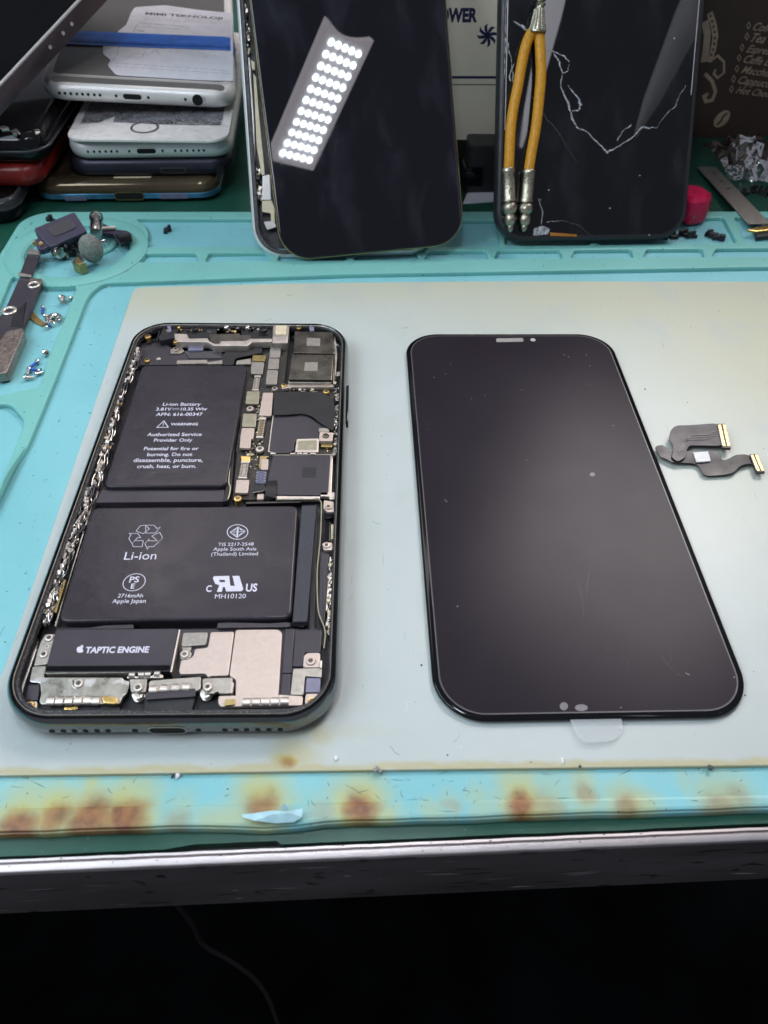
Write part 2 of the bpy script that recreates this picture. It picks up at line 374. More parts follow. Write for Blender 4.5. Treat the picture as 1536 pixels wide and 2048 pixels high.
def silicone(c1, c2, nm):
    m, N, K, b = nodes_of(nm)
    tc = N.new('ShaderNodeTexCoord'); v = tc.outputs['Object']; wv = warp(N, K, warp(N, K, v, 7, 2.4), 2.2, .6); wv2 = warp(N, K, warp(N, K, v, 10, 3.4), 3, 1.1)
    base = mixc(N, K, noise(N, K, v, 40, 3, .3, .7), c1, c2)
    base = mixc(N, K, noise(N, K, v, 1.5, 5, .66, .74), base, (.07, .25, .26))
    ye = spots(N, K, wv2, yellow); br = spots(N, K, wv, brown, 1.2, .25)
    base = mixc(N, K, ye, base, (.42, .42, .15)); base = mixc(N, K, br, base, mixc(N, K, noise(N, K, v, 3.2, 4, .35, .65), (.155, .055, .024), (.27, .115, .038)))
    # hair-thin scuffs
    mp = N.new('ShaderNodeMapping'); mp.inputs['Scale'].default_value = (1, .16, 1); mp.inputs['Rotation'].default_value = (0, 0, .5); K.new(v, mp.inputs[0])
    base = mixc(N, K, noise(N, K, mp.outputs[0], 1.1, 1, .77, .80), base, (.05, .16, .15))
    K.new(base, b.inputs['Base Color']); b.inputs['Roughness'].default_value = .42
    b.inputs['Subsurface Weight'].default_value = .15; b.inputs['Subsurface Radius'].default_value = (.001, .002, .002); b.inputs['Subsurface Scale'].default_value = 1
    bp = N.new('ShaderNodeBump'); bp.inputs['Strength'].default_value = .25; bp.inputs['Distance'].default_value = .0002; K.new(noise(N, K, v, 6, 5), bp.inputs['Height']); K.new(bp.outputs[0], b.inputs['Normal'])
    return m
M['silicone'] = silicone((.180, .462, .50), (.205, .505, .545), 'teal_silicone')
M['silicone_rim'] = silicone((.165, .44, .405), (.185, .475, .435), 'greenish_teal_silicone')  # slightly greener teal than the mat base
def sheetmat():
    m, N, K, b = nodes_of('translucent_sheet')
    tc = N.new('ShaderNodeTexCoord'); v = tc.outputs['Object']; wv = warp(N, K, v, 6, 1.5)
    base = mixc(N, K, noise(N, K, v, 60, 3, .3, .7), (.505, .56, .545), (.54, .595, .58))
    base = mixc(N, K, noise(N, K, v, 1.2, 4, .70, .76), base, (.36, .42, .40))
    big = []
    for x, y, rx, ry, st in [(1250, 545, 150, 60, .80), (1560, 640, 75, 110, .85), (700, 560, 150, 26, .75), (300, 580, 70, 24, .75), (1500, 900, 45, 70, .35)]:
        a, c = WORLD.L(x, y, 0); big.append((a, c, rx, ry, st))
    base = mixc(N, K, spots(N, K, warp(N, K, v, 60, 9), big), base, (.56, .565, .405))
    mp = N.new('ShaderNodeMapping'); mp.inputs['Scale'].default_value = (1, .08, 1); mp.inputs['Rotation'].default_value = (0, 0, 1.1); K.new(v, mp.inputs[0])
    base = mixc(N, K, noise(N, K, mp.outputs[0], 1.0, 1, .765, .80), base, (.40, .45, .43))
    base = mixc(N, K, noise(N, K, v, 18, 6, .50, .85), base, (.485, .54, .515))
    sp = []
    for x, y, rx, ry, st in [(575, 1522, 34, 14, .95), (556, 1532, 20, 12, .7), (590, 1508, 50, 30, .55), (640, 1470, 30, 14, .45), (545, 1455, 200, 12, .3), ]+[(x, 1546-x*.0143, 150, 7, .62) for x in range(0, 1700, 110)]:
        a, c = WORLD.L(x, y, 0); sp.append((a, c, rx/7.8, ry/5.8, st))
    base = mixc(N, K, spots(N, K, wv, sp), base, (.48, .40, .12))
    sp2 = []
    for x, y, rx, ry, st in [(575, 1527, 16, 7, .8)]:
        a, c = WORLD.L(x, y, 0); sp2.append((a, c, rx/7.8, ry/5.8, st))
    base = mixc(N, K, spots(N, K, wv, sp2), base, (.30, .13, .03))
    K.new(base, b.inputs['Base Color']); b.inputs['Roughness'].default_value = .36; b.inputs['Alpha'].default_value = .82
    bp = N.new('ShaderNodeBump'); bp.inputs['Strength'].default_value = .35; bp.inputs['Distance'].default_value = .0004; K.new(noise(N, K, v, 25, 3), bp.inputs['Height']); K.new(bp.outputs[0], b.inputs['Normal'])
    return m
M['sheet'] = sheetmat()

# floor, far below the bench
f = MB().prism([(-2000, -1500), (2000, -1500), (2000, 1500), (-2000, 1500)], -752, -750).build('floor', M['floor']); tag(f, 'dark floor under the bench', 'floor', kind='structure')

# bench
_a, _b = gz(0, 1752, -4.6), gz(1536, 1685, -4.6); BY = math.atan2(_b.y-_a.y, _b.x-_a.x); BF = flat(_a.x-.5*math.sin(BY), _a.y+.6, 0, BY)
bench = thing('workbench', BF, 'dark green topped workbench with worn aluminium edge, carrying everything', 'workbench')
def jag(x0, x1, y, n, amp): return [(x0+(x1-x0)*i/n, y+random.uniform(-amp, amp)) for i in range(n+1)]
front = jag(-400, 38, 2.45, 60, .12)
hole = [BF.L(*cp('G', x, y), GT) for x, y in [(770, 455), (815, 438), (870, 424), (935, 410), (1000, 416), (1060, 424), (1105, 434)]]
hole = [(p[0], max(p[1], 3.2)) for p in hole]
front = [p for p in front if p[0] < hole[0][0]] + hole + jag(hole[-1][0]+1, 500, 2.5, 60, .12)
MB().prism(front+[(500, 620), (-400, 620)], -6.0, GT).build('green_cover', M['greentop'], bench)
MB().box(50, 312, -34, -6.0, 900, 620).build('tabletop_core', M['apron'], bench)
tr = MB()
prof = [(2.0, -5.95), (2.0, -3.5), (1.9, -3.2), (1.42, -3.2), (1.3, -4.2), (.98, -4.2), (.86, -3.2), (-.25, -3.28), (-.42, -3.4), (-.5, -3.7), (-.5, -5.95)]
def xs_jit(seed):
    random.seed(seed); return [-400+900*i/300 for i in range(301)]
L = []
for x in xs_jit(3):
    j = random.uniform(-.06, .06); L.append([(x, y+j*.5, z+j if z > -5.5 else z) for y, z in prof])
tr.loops(L).build('aluminium_trim', M['alu'], bench, sharp=50)
ap = MB(); L = []
for i in range(91):
    x = -400+10*i; L.append([(x, -.62, -4.3), (x, -.62, -29.5), (x, 2.8, -29.5), (x, 2.8, -5.98), (x, -.48, -5.98), (x, -.48, -4.3)])
ap.loops(L).build('front_apron', M['apron'], bench)
random.seed(23); nk = MB()
for i in range(70):
    x = random.uniform(-20, 190); z = random.uniform(-28, -7); a = random.uniform(-.25, .25) if random.random() < .8 else random.uniform(-1.2, 1.2); l = random.uniform(.8, 9); w = random.uniform(.05, .45)
    p = [(x+l*t*math.cos(a)+random.uniform(-.2, .2), -.66, z+l*t*math.sin(a)*.5+random.uniform(-.15, .15)) for t in (0, .35, .7, 1)]
    ww = [.02, w, w*random.uniform(.3, 1), .02]; mi = 0 if random.random() < .72 else 1
    nk.add([(q[0], q[1], q[2]+k) for q, k in zip(p, ww)]+[(q[0], q[1], q[2]-k) for q, k in zip(p, ww)], [[j, j+1, 5+j, 4+j] for j in range(3)], mi)
for i in range(60):
    x = random.uniform(-20, 190); y = random.uniform(.1, 1.9); l = random.uniform(.1, .6)
    nk.add([(x, y, -3.16), (x+l, y+random.uniform(-.2, .2), -3.16), (x+l*.8, y+.18, -3.16), (x+l*.1, y+.12, -3.16)], [[0, 1, 2, 3]], 0)
nk.build('scuff_marks', [mat('scuff_black', (.012, .011, .012), .7), mat('scuff_pale', (.30, .28, .28), .5)], bench)
random.seed(11)
cb = MB()
cb.tube([tuple(EYE+ray(x, y)*k) for x, y, k in [(300, 1730, 330), (345, 1800, 345), (388, 1850, 360), (400, 1890, 370), (470, 1925, 380), (530, 1975, 390), (560, 2060, 400)]], 1.2, smooth=2)
tag(cb.build('hanging_cable', mat('dull_red_brown_cable', (.010, .007, .007), .6)), 'dull brown cable hanging in the dark below the bench', 'cable')

# repair mat ---------------------------------------------------------
mt = thing('repair_mat', MATF, 'teal silicone repair mat with raised rims, compartments and burnt brown front edge', 'repair mat')
outer = rounded([(-92, -268), (268, -268), (268, 0), (-88, 0)], 12, 6)
mb = MB()
out2 = []
fr_ = [(-92+360*i/60, -253.6+(.06*math.sin(i*.9)+.08*math.sin(i*2.3))-.9*math.exp(-((-92+6*i-(MATF.L(540, 1655, 0)[0]))/7)**2)) for i in range(61)]
outer = rounded([(-92, -252), (-89, 1)], 1, 1)
# back-left corner is round
def arc(cx, cy, r, a0, a1, n=10): return [(cx+r*math.cos(math.radians(a0+(a1-a0)*i/n)), cy+r*math.sin(math.radians(a0+(a1-a0)*i/n))) for i in range(n+1)]
outer = fr_ + [(268, 0)] + arc(-76, -13, 13, 90, 180)
mb.prism(outer, GT+.01, -1.0, .5)
mb.build('mat_base', M['silicone'], mt)
ZR = .6
def mp_(pts, crop='P', z=ZR): return MATF.P(pts, z, crop)
# raised layer with pockets
main_l = mp_([(182, 585), (172, 600), (110, 760), (60, 880), (-60, 1170), (-150, 1400)])
lf = MATF.L(0, 1611, ZR); rf = MATF.L(1536, 1584, ZR)
main_top = mp_([(205, 566), (700, 548), (1536, 533)]); fl_i = main_l[0:5]
tray_c = MATF.L(155, 500, ZR)
tray = circ(tray_c[0], tray_c[1], 19.8, 40)
pk = [tray]
pk.append(rounded(mp_([(272, 437), (480, 437), (700, 440), (1000, 440), (1000, 492), (700, 494), (500, 493), (291, 494), (298, 470), (292, 452)]), 2))
pk.append(rounded(mp_([(1010, 440), (1180, 440), (1180, 490), (1010, 491)]), 2))
pk.append(rounded(mp_([(1195, 440), (1447, 434), (1475, 486), (1195, 490)]), 2))
pk.append(rounded(mp_([(1468, 434), (1640, 436), (1640, 485), (1492, 486)]), 2))
xs = [(276, 398), (410, 540), (554, 694), (706, 838), (848, 978), (988, 1126), (1142, 1268), (1286, 1410), (1424, 1560)]
for a, b_ in xs:
    y0 = 507-(a-262)*.009; y1 = 524-(a-262)*.009
    pk.append(rounded(mp_([(a+8, y0), (b_-6, y0-1), (b_, y1-1), (a, y1)]), 1.4))
pk.append(rounded(mp_([(24, 551), (70, 560), (154, 572), (128, 640), (93, 722), (82, 772), (0, 790), (-80, 800)]), 2.5))
pk.append(rounded(mp_([(-130, 828), (18, 806), (50, 842), (-45, 1090), (-170, 1400), (-400, 1400)]), 3))
def clean(l):
    o = [l[0]]
    for q in l[1:]:
        if (V(q)-V(o[-1])).length > .05: o.append(q)
    return o
plate = [(-88.6, -252.6), (-66, -252.6)] + rounded(fl_i[::-1]+main_top, 5)[6:-4] + [(267, main_top[-1][1]+.5), (267, -.3)] + arc(-76, -13, 12.7, 90, 180)
v, f = plate2d([clean(plate)] + [ccw(clean(q))[::-1] for q in pk], -1.6, ZR, .45)
frim = [(lf[0]-30, lf[1]-.2), lf, rf, (267, rf[1]+.3), (267, -252.9)] + [(x, y+.35) for x, y in fr_ if -64 < x < 266][::-1] + [(-64, -252.9)]
MB().prism(clean(frim), -1.5, -.3, .7).build('front_rim', M['silicone'], mt)
MB().add(v, f).build('raised_rim', M['silicone_rim'], mt)
# round tray: deep dish wall ring and a rounded outer lip
tb = MB()
L = []
for r, z in ((27.0, -.9), (26.9, .75), (26.4, 1.0), (21.6, 1.05), (20.6, .8), (20.0, .1), (19.4, -.9)):
    L.append([(tray_c[0]+r*math.cos(2*math.pi*i/56), tray_c[1]+r*math.sin(2*math.pi*i/56), z) for i in range(56)])
tb.loops(L, caps=(0, 0))
tb.ring(circ(tray_c[0]+4.5, tray_c[1]+6, 9.0, 40), circ(tray_c[0]+4.5, tray_c[1]+6, 6.5, 40), -1.1, .4, bev=.5)
tb.build('round_tray', M['silicone_rim'], mt)
# torn flap in the front edge
fl = MB(); F0 = [MATF.L(*cp('G', x, y), .8) for x, y in [(965, 300), (1010, 296), (1090, 284), (1145, 288), (1212, 276), (1208, 312), (1175, 328), (1100, 334), (1020, 326), (975, 312)]]
random.seed(5)
cx = sum(p[0] for p in F0)/len(F0); cy = sum(p[1] for p in F0)/len(F0)
fl.add([(x, y, .75+random.uniform(-.1, .5)) for x, y in F0]+[(cx, cy, 1.9), (cx-3, cy+.4, 1.2), (cx+3.5, cy+.3, 1.5)], [[i, (i+1) % 10, 10 if 2 <= i <= 3 or 7 <= i <= 7 else (12 if 4 <= i <= 6 else 11)] for i in range(10)]+[[11, 10, 2], [10, 12, 4], [11, 8, 10], [10, 7, 12]])
T0 = [MATF.L(*cp('G', x, y), .7) for x, y in [(1118, 280), (1140, 257), (1156, 278)]]
fl.add([(T0[0][0], T0[0][1], .7), (T0[1][0], T0[1][1], 1.6), (T0[2][0], T0[2][1], .7)], [[0, 1, 2]])
fl.build('torn_flap', mat('pale_cut_silicone', (.38, .60, .66), .25, 0, .15, 3), mt, sharp=10)

# translucent sheet ------------------------------------------------
sh = rounded([gz(x, y, 0).to_tuple()[:2] for x, y in [(268, 574)]]+[(-83.5, 84)]*0+[(x, y) for x, y in []]+[tuple(gz(*q, 0))[:2] for q in [(137, 960), (6, 1342)]]+[(-85.6, 59.3)]+[tuple(gz(*q, 0))[:2] for q in [(768, 1540), (1536, 1531)]]+[(190, 72), (190, 262)]+[tuple(gz(*q, 0))[:2] for q in [(1536, 563), (1000, 562), (600, 566)]], 4, 5)
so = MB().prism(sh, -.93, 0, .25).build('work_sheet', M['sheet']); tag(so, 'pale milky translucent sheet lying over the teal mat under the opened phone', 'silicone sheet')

# bench lamp: above and in front of the scene, seen mirrored in the leaning screen ----------------
def vv(a, b, t): return V(a)*(1-t)+V(b)*t
TL, TR, BR, BL = V((-16.4, 164.1, 319.5)), V((18, 140, 339.4)), V((-25.8, 50, 306)), V((-60.2, 74.2, 286.1))
lx = ((TR-TL)+(BR-BL)); ly = ((TL-BL)+(TR-BR)); lc = (TL+TR+BR+BL)/4
LF = Frame(lc, lx, ly)          # z must face down towards the bench
if LF.z.z > 0: LF = Frame(lc, -lx, ly)
lamp = thing('bench_lamp', LF, 'bright LED panel lamp over the bench, seen mirrored in the leaning black screen', 'lamp')
hs = MB().prism([(-23, -52), (23, -52), (23, 52)]+[(23-46*i/8, 52-6*math.sin(math.pi*i/8)) for i in range(1, 9)], -6, 0, .6)
hs.build('lamp_housing', emit('lamp_plate_glow', (.97, .90, .98), 4.4), lamp)  # housing glows to stand in for LED light falling on its plate
ld = MB()
for r in range(11):
    for c in range(5):
        ld.lathe([(2.4, .1), (2.25, 1.0), (1.1, 1.6)], 10, Matrix.Translation((-14.0+c*7.0, -44+r*8.4, 0)))
ld.build('led_array', emit('led_white', (.80, .90, 1.0), 86), lamp)

# two strip lamps off to the right, mirrored in the cracked glass
for nm, P1, P2, r0, r1, st, lab in (('strip_lamp', V((208, 58.5, 406.7)), V((194, -18, 322)), 9, 1.2, 4.6, 'slim glowing lamp whose streak shows beside the orange cords in the cracked glass'),
                                ('tube_lamp', V((322, 85, 389)), V((292, 10, 316)), 13, 1.5, .55, 'broad dim glowing lamp whose blurred streak shows at the right of the cracked glass')):
    P0 = P1+(P1-P2)*.8; lf2 = Frame(P0, (P2-P0).cross(V((0, 0, 1))), P2-P0); t_ = thing(nm, lf2, lab, 'lamp'); ln = (P2-P0).length
    b_ = MB(); b_.tube([(0, 0, 0), (0, ln*.5, 0), (0, ln*.85, 0), (0, ln, 0)], [r0, r0, r0*.55, r1], 14); b_.build('glowing_tube', emit(nm+'_glow', (.9, .9, 1.0), st), t_, 60)
    b_ = MB(); b_.box(0, -4, -r0*.8, r0*.8, r0*1.6, 8, 1); b_.build('lamp_cap', M['whitepl'], t_)
# ================================================================== THE OPENED PHONE
PF = flat(-46.3134, 140.537, 0, .03562678)
ph = thing('opened_phone', PF, 'opened phone without its screen, showing black battery cells and metal shields', 'phone')
_screws = {}
def screw(fr, par, pos, z, r=.9, kind='steel', crop='P', deep=.5, h=None):
    """a domed screw head with a cross recess; pos in crop pixels"""
    x, y = fr.L(*pos, z, crop) if crop else pos
    key = (round(r, 2), kind)
    if key not in _screws:
        b = MB(); b.lathe([(r, -deep), (r, .05), (r*.86, .26), (r*.48, .30), (r*.44, .12), (.02, .12)], 20)
        for k in range(3):
            a = math.pi*k/3; b.box(0, 0, .13, .32, r*1.0, r*.16, 0, a, 1)
        _screws[key] = b.build('screw', [M[kind], M['darksteel']], par, 30); o = _screws[key]
        o.parent = par
    else:
        o = _screws[key].copy(); COL.objects.link(o); o.parent = par
    o.matrix_local = Matrix.Translation((x*MM, y*MM, z*MM)) @ Matrix.Rotation(random.uniform(0, 1), 4, 'Z')
    return o
def poly(crop, pts, z1, h, mt_, name, fr=None, par=None, rnd=.25, bev=.12, extra=None):
    fr = fr or PF; p = fr.P(pts, z1, crop)
    if rnd or bev: p = rounded(ccw(p), max(rnd, bev*1.9), 3)
    b = MB().prism(p, z1-h, z1, bev)
    if extra: extra(b)
    return b.build(name, mt_ if isinstance(mt_, list) else M[mt_], ph if par is None else par)
W_, H_, R_ = 70.9, 143.6, 11.8
# frame ------------------------------------------------------------------
fb = MB(); L = []
for z, d in ((0, 2.6), (.35, 1.5), (1.0, .65), (2.0, .15), (3.3, 0), (4.8, .12), (5.8, .45), (6.4, .85), (6.75, 1.15)):
    L.append([(x, y, z) for x, y in rrect(W_-2*d, H_-2*d, R_-d, 14)])
fb.loops(L, caps=(1, 0)); band = fb.build('steel_band', M['band'], ph, 50)
lp = MB()
lp.ring(rrect(W_-2.0, H_-2.0, R_-1.0, 14), rrect(W_-3.6, H_-3.6, R_-1.8, 14), 5.5, 7.0, bev=.35)
lp.build('black_rim', M['blkgl'], ph, 40)
ed = MB(); ed.ring(rrect(W_-3.62, H_-3.62, R_-1.81, 14), rrect(W_-3.98, H_-3.98, R_-1.99, 14), 5.0, 6.74, bev=.1)
ed.build('bright_inner_edge', M['steel2'], ph)
gk = MB(); gk.ring(rrect(W_-4, H_-4, R_-2, 14), rrect(W_-5.2, H_-5.5, R_-2.7, 14, .2, .45), 4.4, 6.2, bev=.3)
gk.build('gasket_residue', M['glue'], ph)
mbk = MB(); mbk.prism(rrect(W_-5, H_-5, R_-2.5, 10), .6, 2.2); mbk.build('back_plate', M['blk'], ph)
# holes and port in the front of the band
hb = MB()
def front_pos(px, py):
    d = ray(px, py); yl = -H_/2-.02; o = PF.o+PF.y*yl; t = (o-EYE).dot(PF.y)/d.dot(PF.y); q = EYE+d*t-PF.o
    return q.dot(PF.x), q.z
RX = Matrix.Rotation(math.pi/2, 4, 'X')
def hole(x, z, r): hb.lathe([(r, -.05), (r*.96, .04), (.01, .045)], 14, Matrix.Translation((x, -H_/2, z)) @ RX, 0)
for cr, x, y in [('E', 440, 1030), ('E', 538, 1030), ('E', 632, 1029), ('E', 728, 1029), ('E', 824, 1027), ('E', 918, 1026), ('F', 493, 985), ('F', 585, 983), ('F', 675, 982), ('F', 768, 980), ('F', 860, 978), ('F', 953, 976)]:
    a, z = front_pos(*cp(cr, x, y)); hole(a, 3.15, .62)
a, z = front_pos(*cp('E', 1148, 1022)); hole(a, 3.15, .66)
a, z = front_pos(*cp('F', 272, 987)); hole(a, 3.15, .62)
hb.build('speaker_holes', mat('hole_black', (.002, .002, .002), .8), ph)
a0, _ = front_pos(*cp('E', 1250, 1010)); a1, _ = front_pos(*cp('F', 178, 985)); ac = (a0+a1)/2; aw = a1-a0
pt = MB()
def sta(w_, h_): return [(ac+x, 3.15+z) for x, z in rrect(w_, h_, h_/2-.01, 8)]
o_, i_ = sta(aw, 3.1), sta(aw-.7, 2.4)
n = len(o_); v = [(x, -H_/2+.02, z) for x, z in o_]+[(x, -H_/2-.07, z) for x, z in sta(aw-.2, 2.9)]+[(x, -H_/2-.06, z) for x, z in i_]
pt.add(v, [[k*n+i, k*n+(i+1) % n, (k+1)*n+(i+1) % n, (k+1)*n+i] for k in (0, 1) for i in range(n)], 0)
pt.add([(x, -H_/2-.03, z) for x, z in i_], [list(range(n))], 1)
pt.build('charging_port', [M['steel2'], bpy.data.materials['hole_black']], ph)
# side button, right flank; antenna lines
sb_ = MB(); y0 = PF.L(*cp('B', 1388, 840), 3.5)[1]; y1 = PF.L(*cp('B', 1392, 1235), 3.5)[1]
sb_.box(W_/2+.05, (y0+y1)/2, 2.3, 4.6, .9, abs(y1-y0), .3); sb_.build('side_button', M['blkgl'], ph)

# cells ------------------------------------------------------------------
def cell(name, quad, z1, h, par, m='cell', r=2.2, bev=.62):
    p = PF.P(quad, z1); p = rounded(ccw(p), r, 5)
    b = MB(); b.prism(p, z1-h, z1, bev, seg=5); return b.build(name, M[m], par, 60)
bat = cell('battery_upper_cell', [(284, 730), (495, 730), (453, 972), (207, 974)], 5.6, 3.6, ph)
bat2 = cell('battery_lower_cell', [(184, 1014), (597, 1010), (583, 1236), (115, 1244)], 5.6, 3.6, ph, r=2.4, bev=.7)
poly('P', [(203, 980), (449, 979), (446, 1003), (192, 1005)], 4.4, 2.2, 'blkmt', 'battery_fold', rnd=.2)
poly('P', [(603.5, 1011), (633, 1010), (614.5, 1243), (585, 1243)], 4.9, 2.4, 'foam', 'foam_strip', rnd=.1, bev=.15)
# black wrap tabs below the lower cell
poly('E', [(500, 150), (750, 150), (900, 130), (1130, 120), (1140, 128), (1138, 158), (480, 163)], 4.6, 1.2, 'blkmt', 'wrap_tab', rnd=.15)
poly('F', [(440, 105), (520, 98), (700, 105), (860, 110), (1010, 100), (1040, 108), (1035, 140), (430, 148)], 4.6, 1.2, 'blkmt', 'wrap_tab', rnd=.15)
poly('F', [(1045, 115), (1165, 108), (1172, 125), (1150, 142), (1050, 132)], 4.3, .8, 'blkgl', 'wrap_tab', rnd=.2)
def print_on(par, name, z, items, mt_='ink', crop='A'):
    b = MB()
    for it in items:
        if it[0] == 't':
            _, s, x0, x1, y0, y1, bold, it_ = it[:8]
            b.text(s, PF.L(x0, y0, z, crop), PF.L(x1, y1, z, crop), z, it_, bold, it[8] if len(it) > 8 else 1.0)
        elif it[0] == 's': b.stroke(PF.P(it[1], z, crop), it[2], z, it[3])
        elif it[0] == 'p': b.add([(x, y, z) for x, y in PF.P(it[1], z, crop)], [list(range(len(it[1])))])
    o = b.build(name, M[mt_], par); return flatten_up(o)
Z = 5.63
print_on(bat, 'printed_text', Z, [
 ('t', 'Li-ion Battery', 572, 978, 1014, 1014, .012, 0), ('t', '3.81V', 498, 662, 1068, 1067, .012, 0), ('s', [(672, 1061), (748, 1060)], .13, False),
 ('s', [(672, 1074), (692, 1074)], .13, False), ('s', [(700, 1074), (720, 1074)], .13, False), ('s', [(728, 1073), (746, 1073)], .13, False),
 ('t', '10.35 Whr', 764, 1052, 1067, 1066, .012, 0), ('t', 'APN: 616-00347', 498, 997, 1124, 1122, .012, 0),
 ('s', [(582, 1194), (628, 1264), (504, 1265)], .24, True), ('s', [(580, 1213), (573, 1240)], .2, False), ('s', [(571, 1248), (569, 1254)], .2, False),
 ('t', 'WARNING', 655, 947, 1230, 1229, .02, 0), ('t', 'Authorized Service', 402, 990, 1341, 1339, .012, 0), ('t', 'Provider Only', 475, 888, 1402, 1400, .012, 0),
 ('t', 'Potential for fire or', 367, 955, 1493, 1491, .012, 0), ('t', 'burning. Do not', 402, 888, 1556, 1554, .012, 0),
 ('t', 'disassemble, puncture,', 256, 1002, 1618, 1615, .012, 0), ('t', 'crush, heat, or burn.', 294, 932, 1684, 1682, .012, 0)])
R1 = [(1018, 490), (1062, 438), (1110, 434), (1146, 470), (1087, 515)], [(1110, 434), (1190, 433), (1218, 466), (1250, 452), (1206, 508), (1112, 510)], [(1170, 538), (1245, 502), (1270, 548), (1262, 570), (1224, 584)]
R2 = [(1224, 584), (1262, 570), (1185, 640), (1135, 640), (1128, 664), (1103, 612), (1142, 566), (1140, 584)], [(952, 512), (1036, 512), (1062, 554), (1036, 552), (1004, 582), (980, 612), (948, 562), (970, 526)], [(1006, 582), (1088, 582), (1076, 640), (992, 640), (980, 612)]
print_on(bat2, 'printed_text', Z, [('s', q, .13, True) for q in R1+R2] + [
 ('t', 'Li-ion', 910, 1216, 727, 723, .0, 0)]+[('s', [(1000+107*math.cos(a), 982-80*math.sin(a)-18*math.cos(a)) for a in [2*math.pi*i/40 for i in range(40)]], .17, True),
 ('t', 'PS', 957, 1048, 955, 953, .012, 0), ('t', 'E', 970, 1006, 1018, 1017, .012, 0), ('t', '2716mAh', 845, 1086, 1110, 1108, .004, 0), ('t', 'Apple Japan', 792, 1113, 1162, 1159, .004, 0)], crop='C')
print_on(bat2, 'printed_marks', Z+.005, [('s', [(520+93*math.cos(a), 470-66*math.sin(a)) for a in [2*math.pi*i/40 for i in range(40)]], .19, True),
 ('s', [(452, 472), (524, 424), (588, 464), (516, 520)], .17, True), ('s', [(524, 422), (516, 522)], .4, False), ('s', [(455, 470), (586, 466)], .17, False), ('s', [(484, 462), (508, 441)], .15, False), ('s', [(532, 500), (560, 478)], .15, False), ('s', [(538, 441), (560, 458)], .15, False), ('s', [(482, 480), (506, 502)], .15, False),
 ('t', 'TIS 2217-2548', 345, 665, 582, 578, .0, 0), ('t', 'Apple South Asia', 303, 692, 624, 620, .0, 0), ('t', '(Thailand) Limited', 283, 704, 669, 664, .0, 0),
 ('t', 'C', 236, 286, 982, 980, .025, 0, 1.35), ('t', 'US', 596, 698, 972, 970, .025, 0, 1.35), ('t', 'MH10120', 316, 596, 1051, 1047, .0, 0),
 ('p', [(312, 869), (444, 866), (455, 956), (495, 955), (474, 867), (535, 866), (572, 985), (560, 1003), (545, 1005), (418, 1007), (404, 966), (388, 967), (378, 1010), (333, 1011), (355, 950), (318, 938), (298, 890), (300, 876)])], crop='D')
_d = MB(); _d.add([(x, y, Z+.012) for x, y in PF.P([(350, 903), (402, 902), (410, 922), (362, 924)], Z, 'D')], [[0, 1, 2, 3]]); flatten_up(_d.build('printed_gap', M['cell'], bat2))

# taptic engine ------------------------------------------------------------
tap = poly('E', [(478, 163), (1522, 158), (1450, 522), (384, 532)], 5.2, 3.4, 'blk', 'haptic_motor', rnd=.5, bev=.12)
poly('E', [(484, 168), (1512, 163), (1462, 466), (403, 474)], 5.24, .5, 'blkmt', 'motor_label', rnd=.4, bev=.03, par=tap)
poly('E', [(400, 480), (1458, 472), (1446, 516), (390, 526)], 5.215, .4, 'blkgl', 'motor_film', rnd=.1, bev=.03, par=tap)
poly('E', [(1526, 162), (1538, 170), (1466, 528), (1452, 526)], 5.1, 3.2, 'steel', 'motor_edge', rnd=.05, bev=.05, par=tap)
poly('E', [(384, 534), (1300, 525), (1300, 531), (384, 541)], 5.0, 2.5, 'steel2', 'motor_edge', rnd=0, bev=.04, par=tap)
ap_ = [(686, 309), (690, 304), (702, 302), (710, 308), (711, 316), (705, 324), (704, 334), (710, 344), (712, 350), (704, 360), (694, 364), (684, 362), (674, 365), (664, 362), (656, 350), (654, 336), (658, 322), (668, 314), (678, 313)]
print_on(tap, 'printed_text', 5.255, [('t', 'TAPTIC ENGINE', 730, 1272, 341, 336, .035, 0, 1.12), ('p', ap_), ('p', [(686, 308), (692, 300), (706, 298), (713, 299), (706, 306), (694, 311)])], crop='E')
# --- loudspeaker block and bottom boards
poly('F', [(118, 158), (990, 150), (1300, 168), (1290, 560), (1140, 720), (1000, 722), (590, 720), (560, 560), (120, 548)], 3.6, 1.6, 'blkmt', 'speaker_box', rnd=.3)
poly('F', [(150, 188), (350, 184), (355, 200), (340, 288), (225, 296), (210, 300), (136, 300)], 4.3, 1.0, 'greycan', 'speaker_shield', rnd=.5)
poly('F', [(378, 182), (574, 179), (526, 544), (384, 547), (360, 560), (336, 526), (128, 532), (116, 506), (134, 414), (200, 408), (238, 376), (248, 322), (356, 311)], 4.4, 1.0, 'rose', 'speaker_shield', rnd=.5, bev=.15)
poly('F', [(586, 163), (938, 160), (972, 188), (942, 712), (584, 716), (590, 575), (534, 546)], 4.5, 1.0, 'rose', 'speaker_shield', rnd=.6, bev=.15)
poly('F', [(998, 156), (1074, 156), (1050, 520), (972, 520)], 4.2, 1.0, 'blkmt', 'black_film_strip', rnd=.1)
poly('F', [(974, 528), (1042, 528), (1034, 716), (962, 704)], 4.25, 1.0, 'blkmt', 'black_film_strip', rnd=.1)
poly('F', [(1082, 172), (1300, 165), (1290, 350), (1160, 352), (1138, 466), (1060, 468)], 4.35, 1.0, 'blkmt', 'antenna_cover', rnd=.2)
poly('F', [(1152, 380), (1180, 356), (1288, 354), (1284, 476), (1146, 476)], 4.7, .8, 'rose', 'screw_bracket', rnd=.6)
poly('F', [(1066, 486), (1302, 480), (1300, 558), (1162, 548), (1150, 704), (1040, 702)], 4.6, .8, 'steel2', 'antenna_bracket', rnd=.3)
poly('F', [(1176, 562), (1292, 566), (1286, 682), (1166, 682)], 4.5, .8, 'tape', 'purple_tape', rnd=.2)
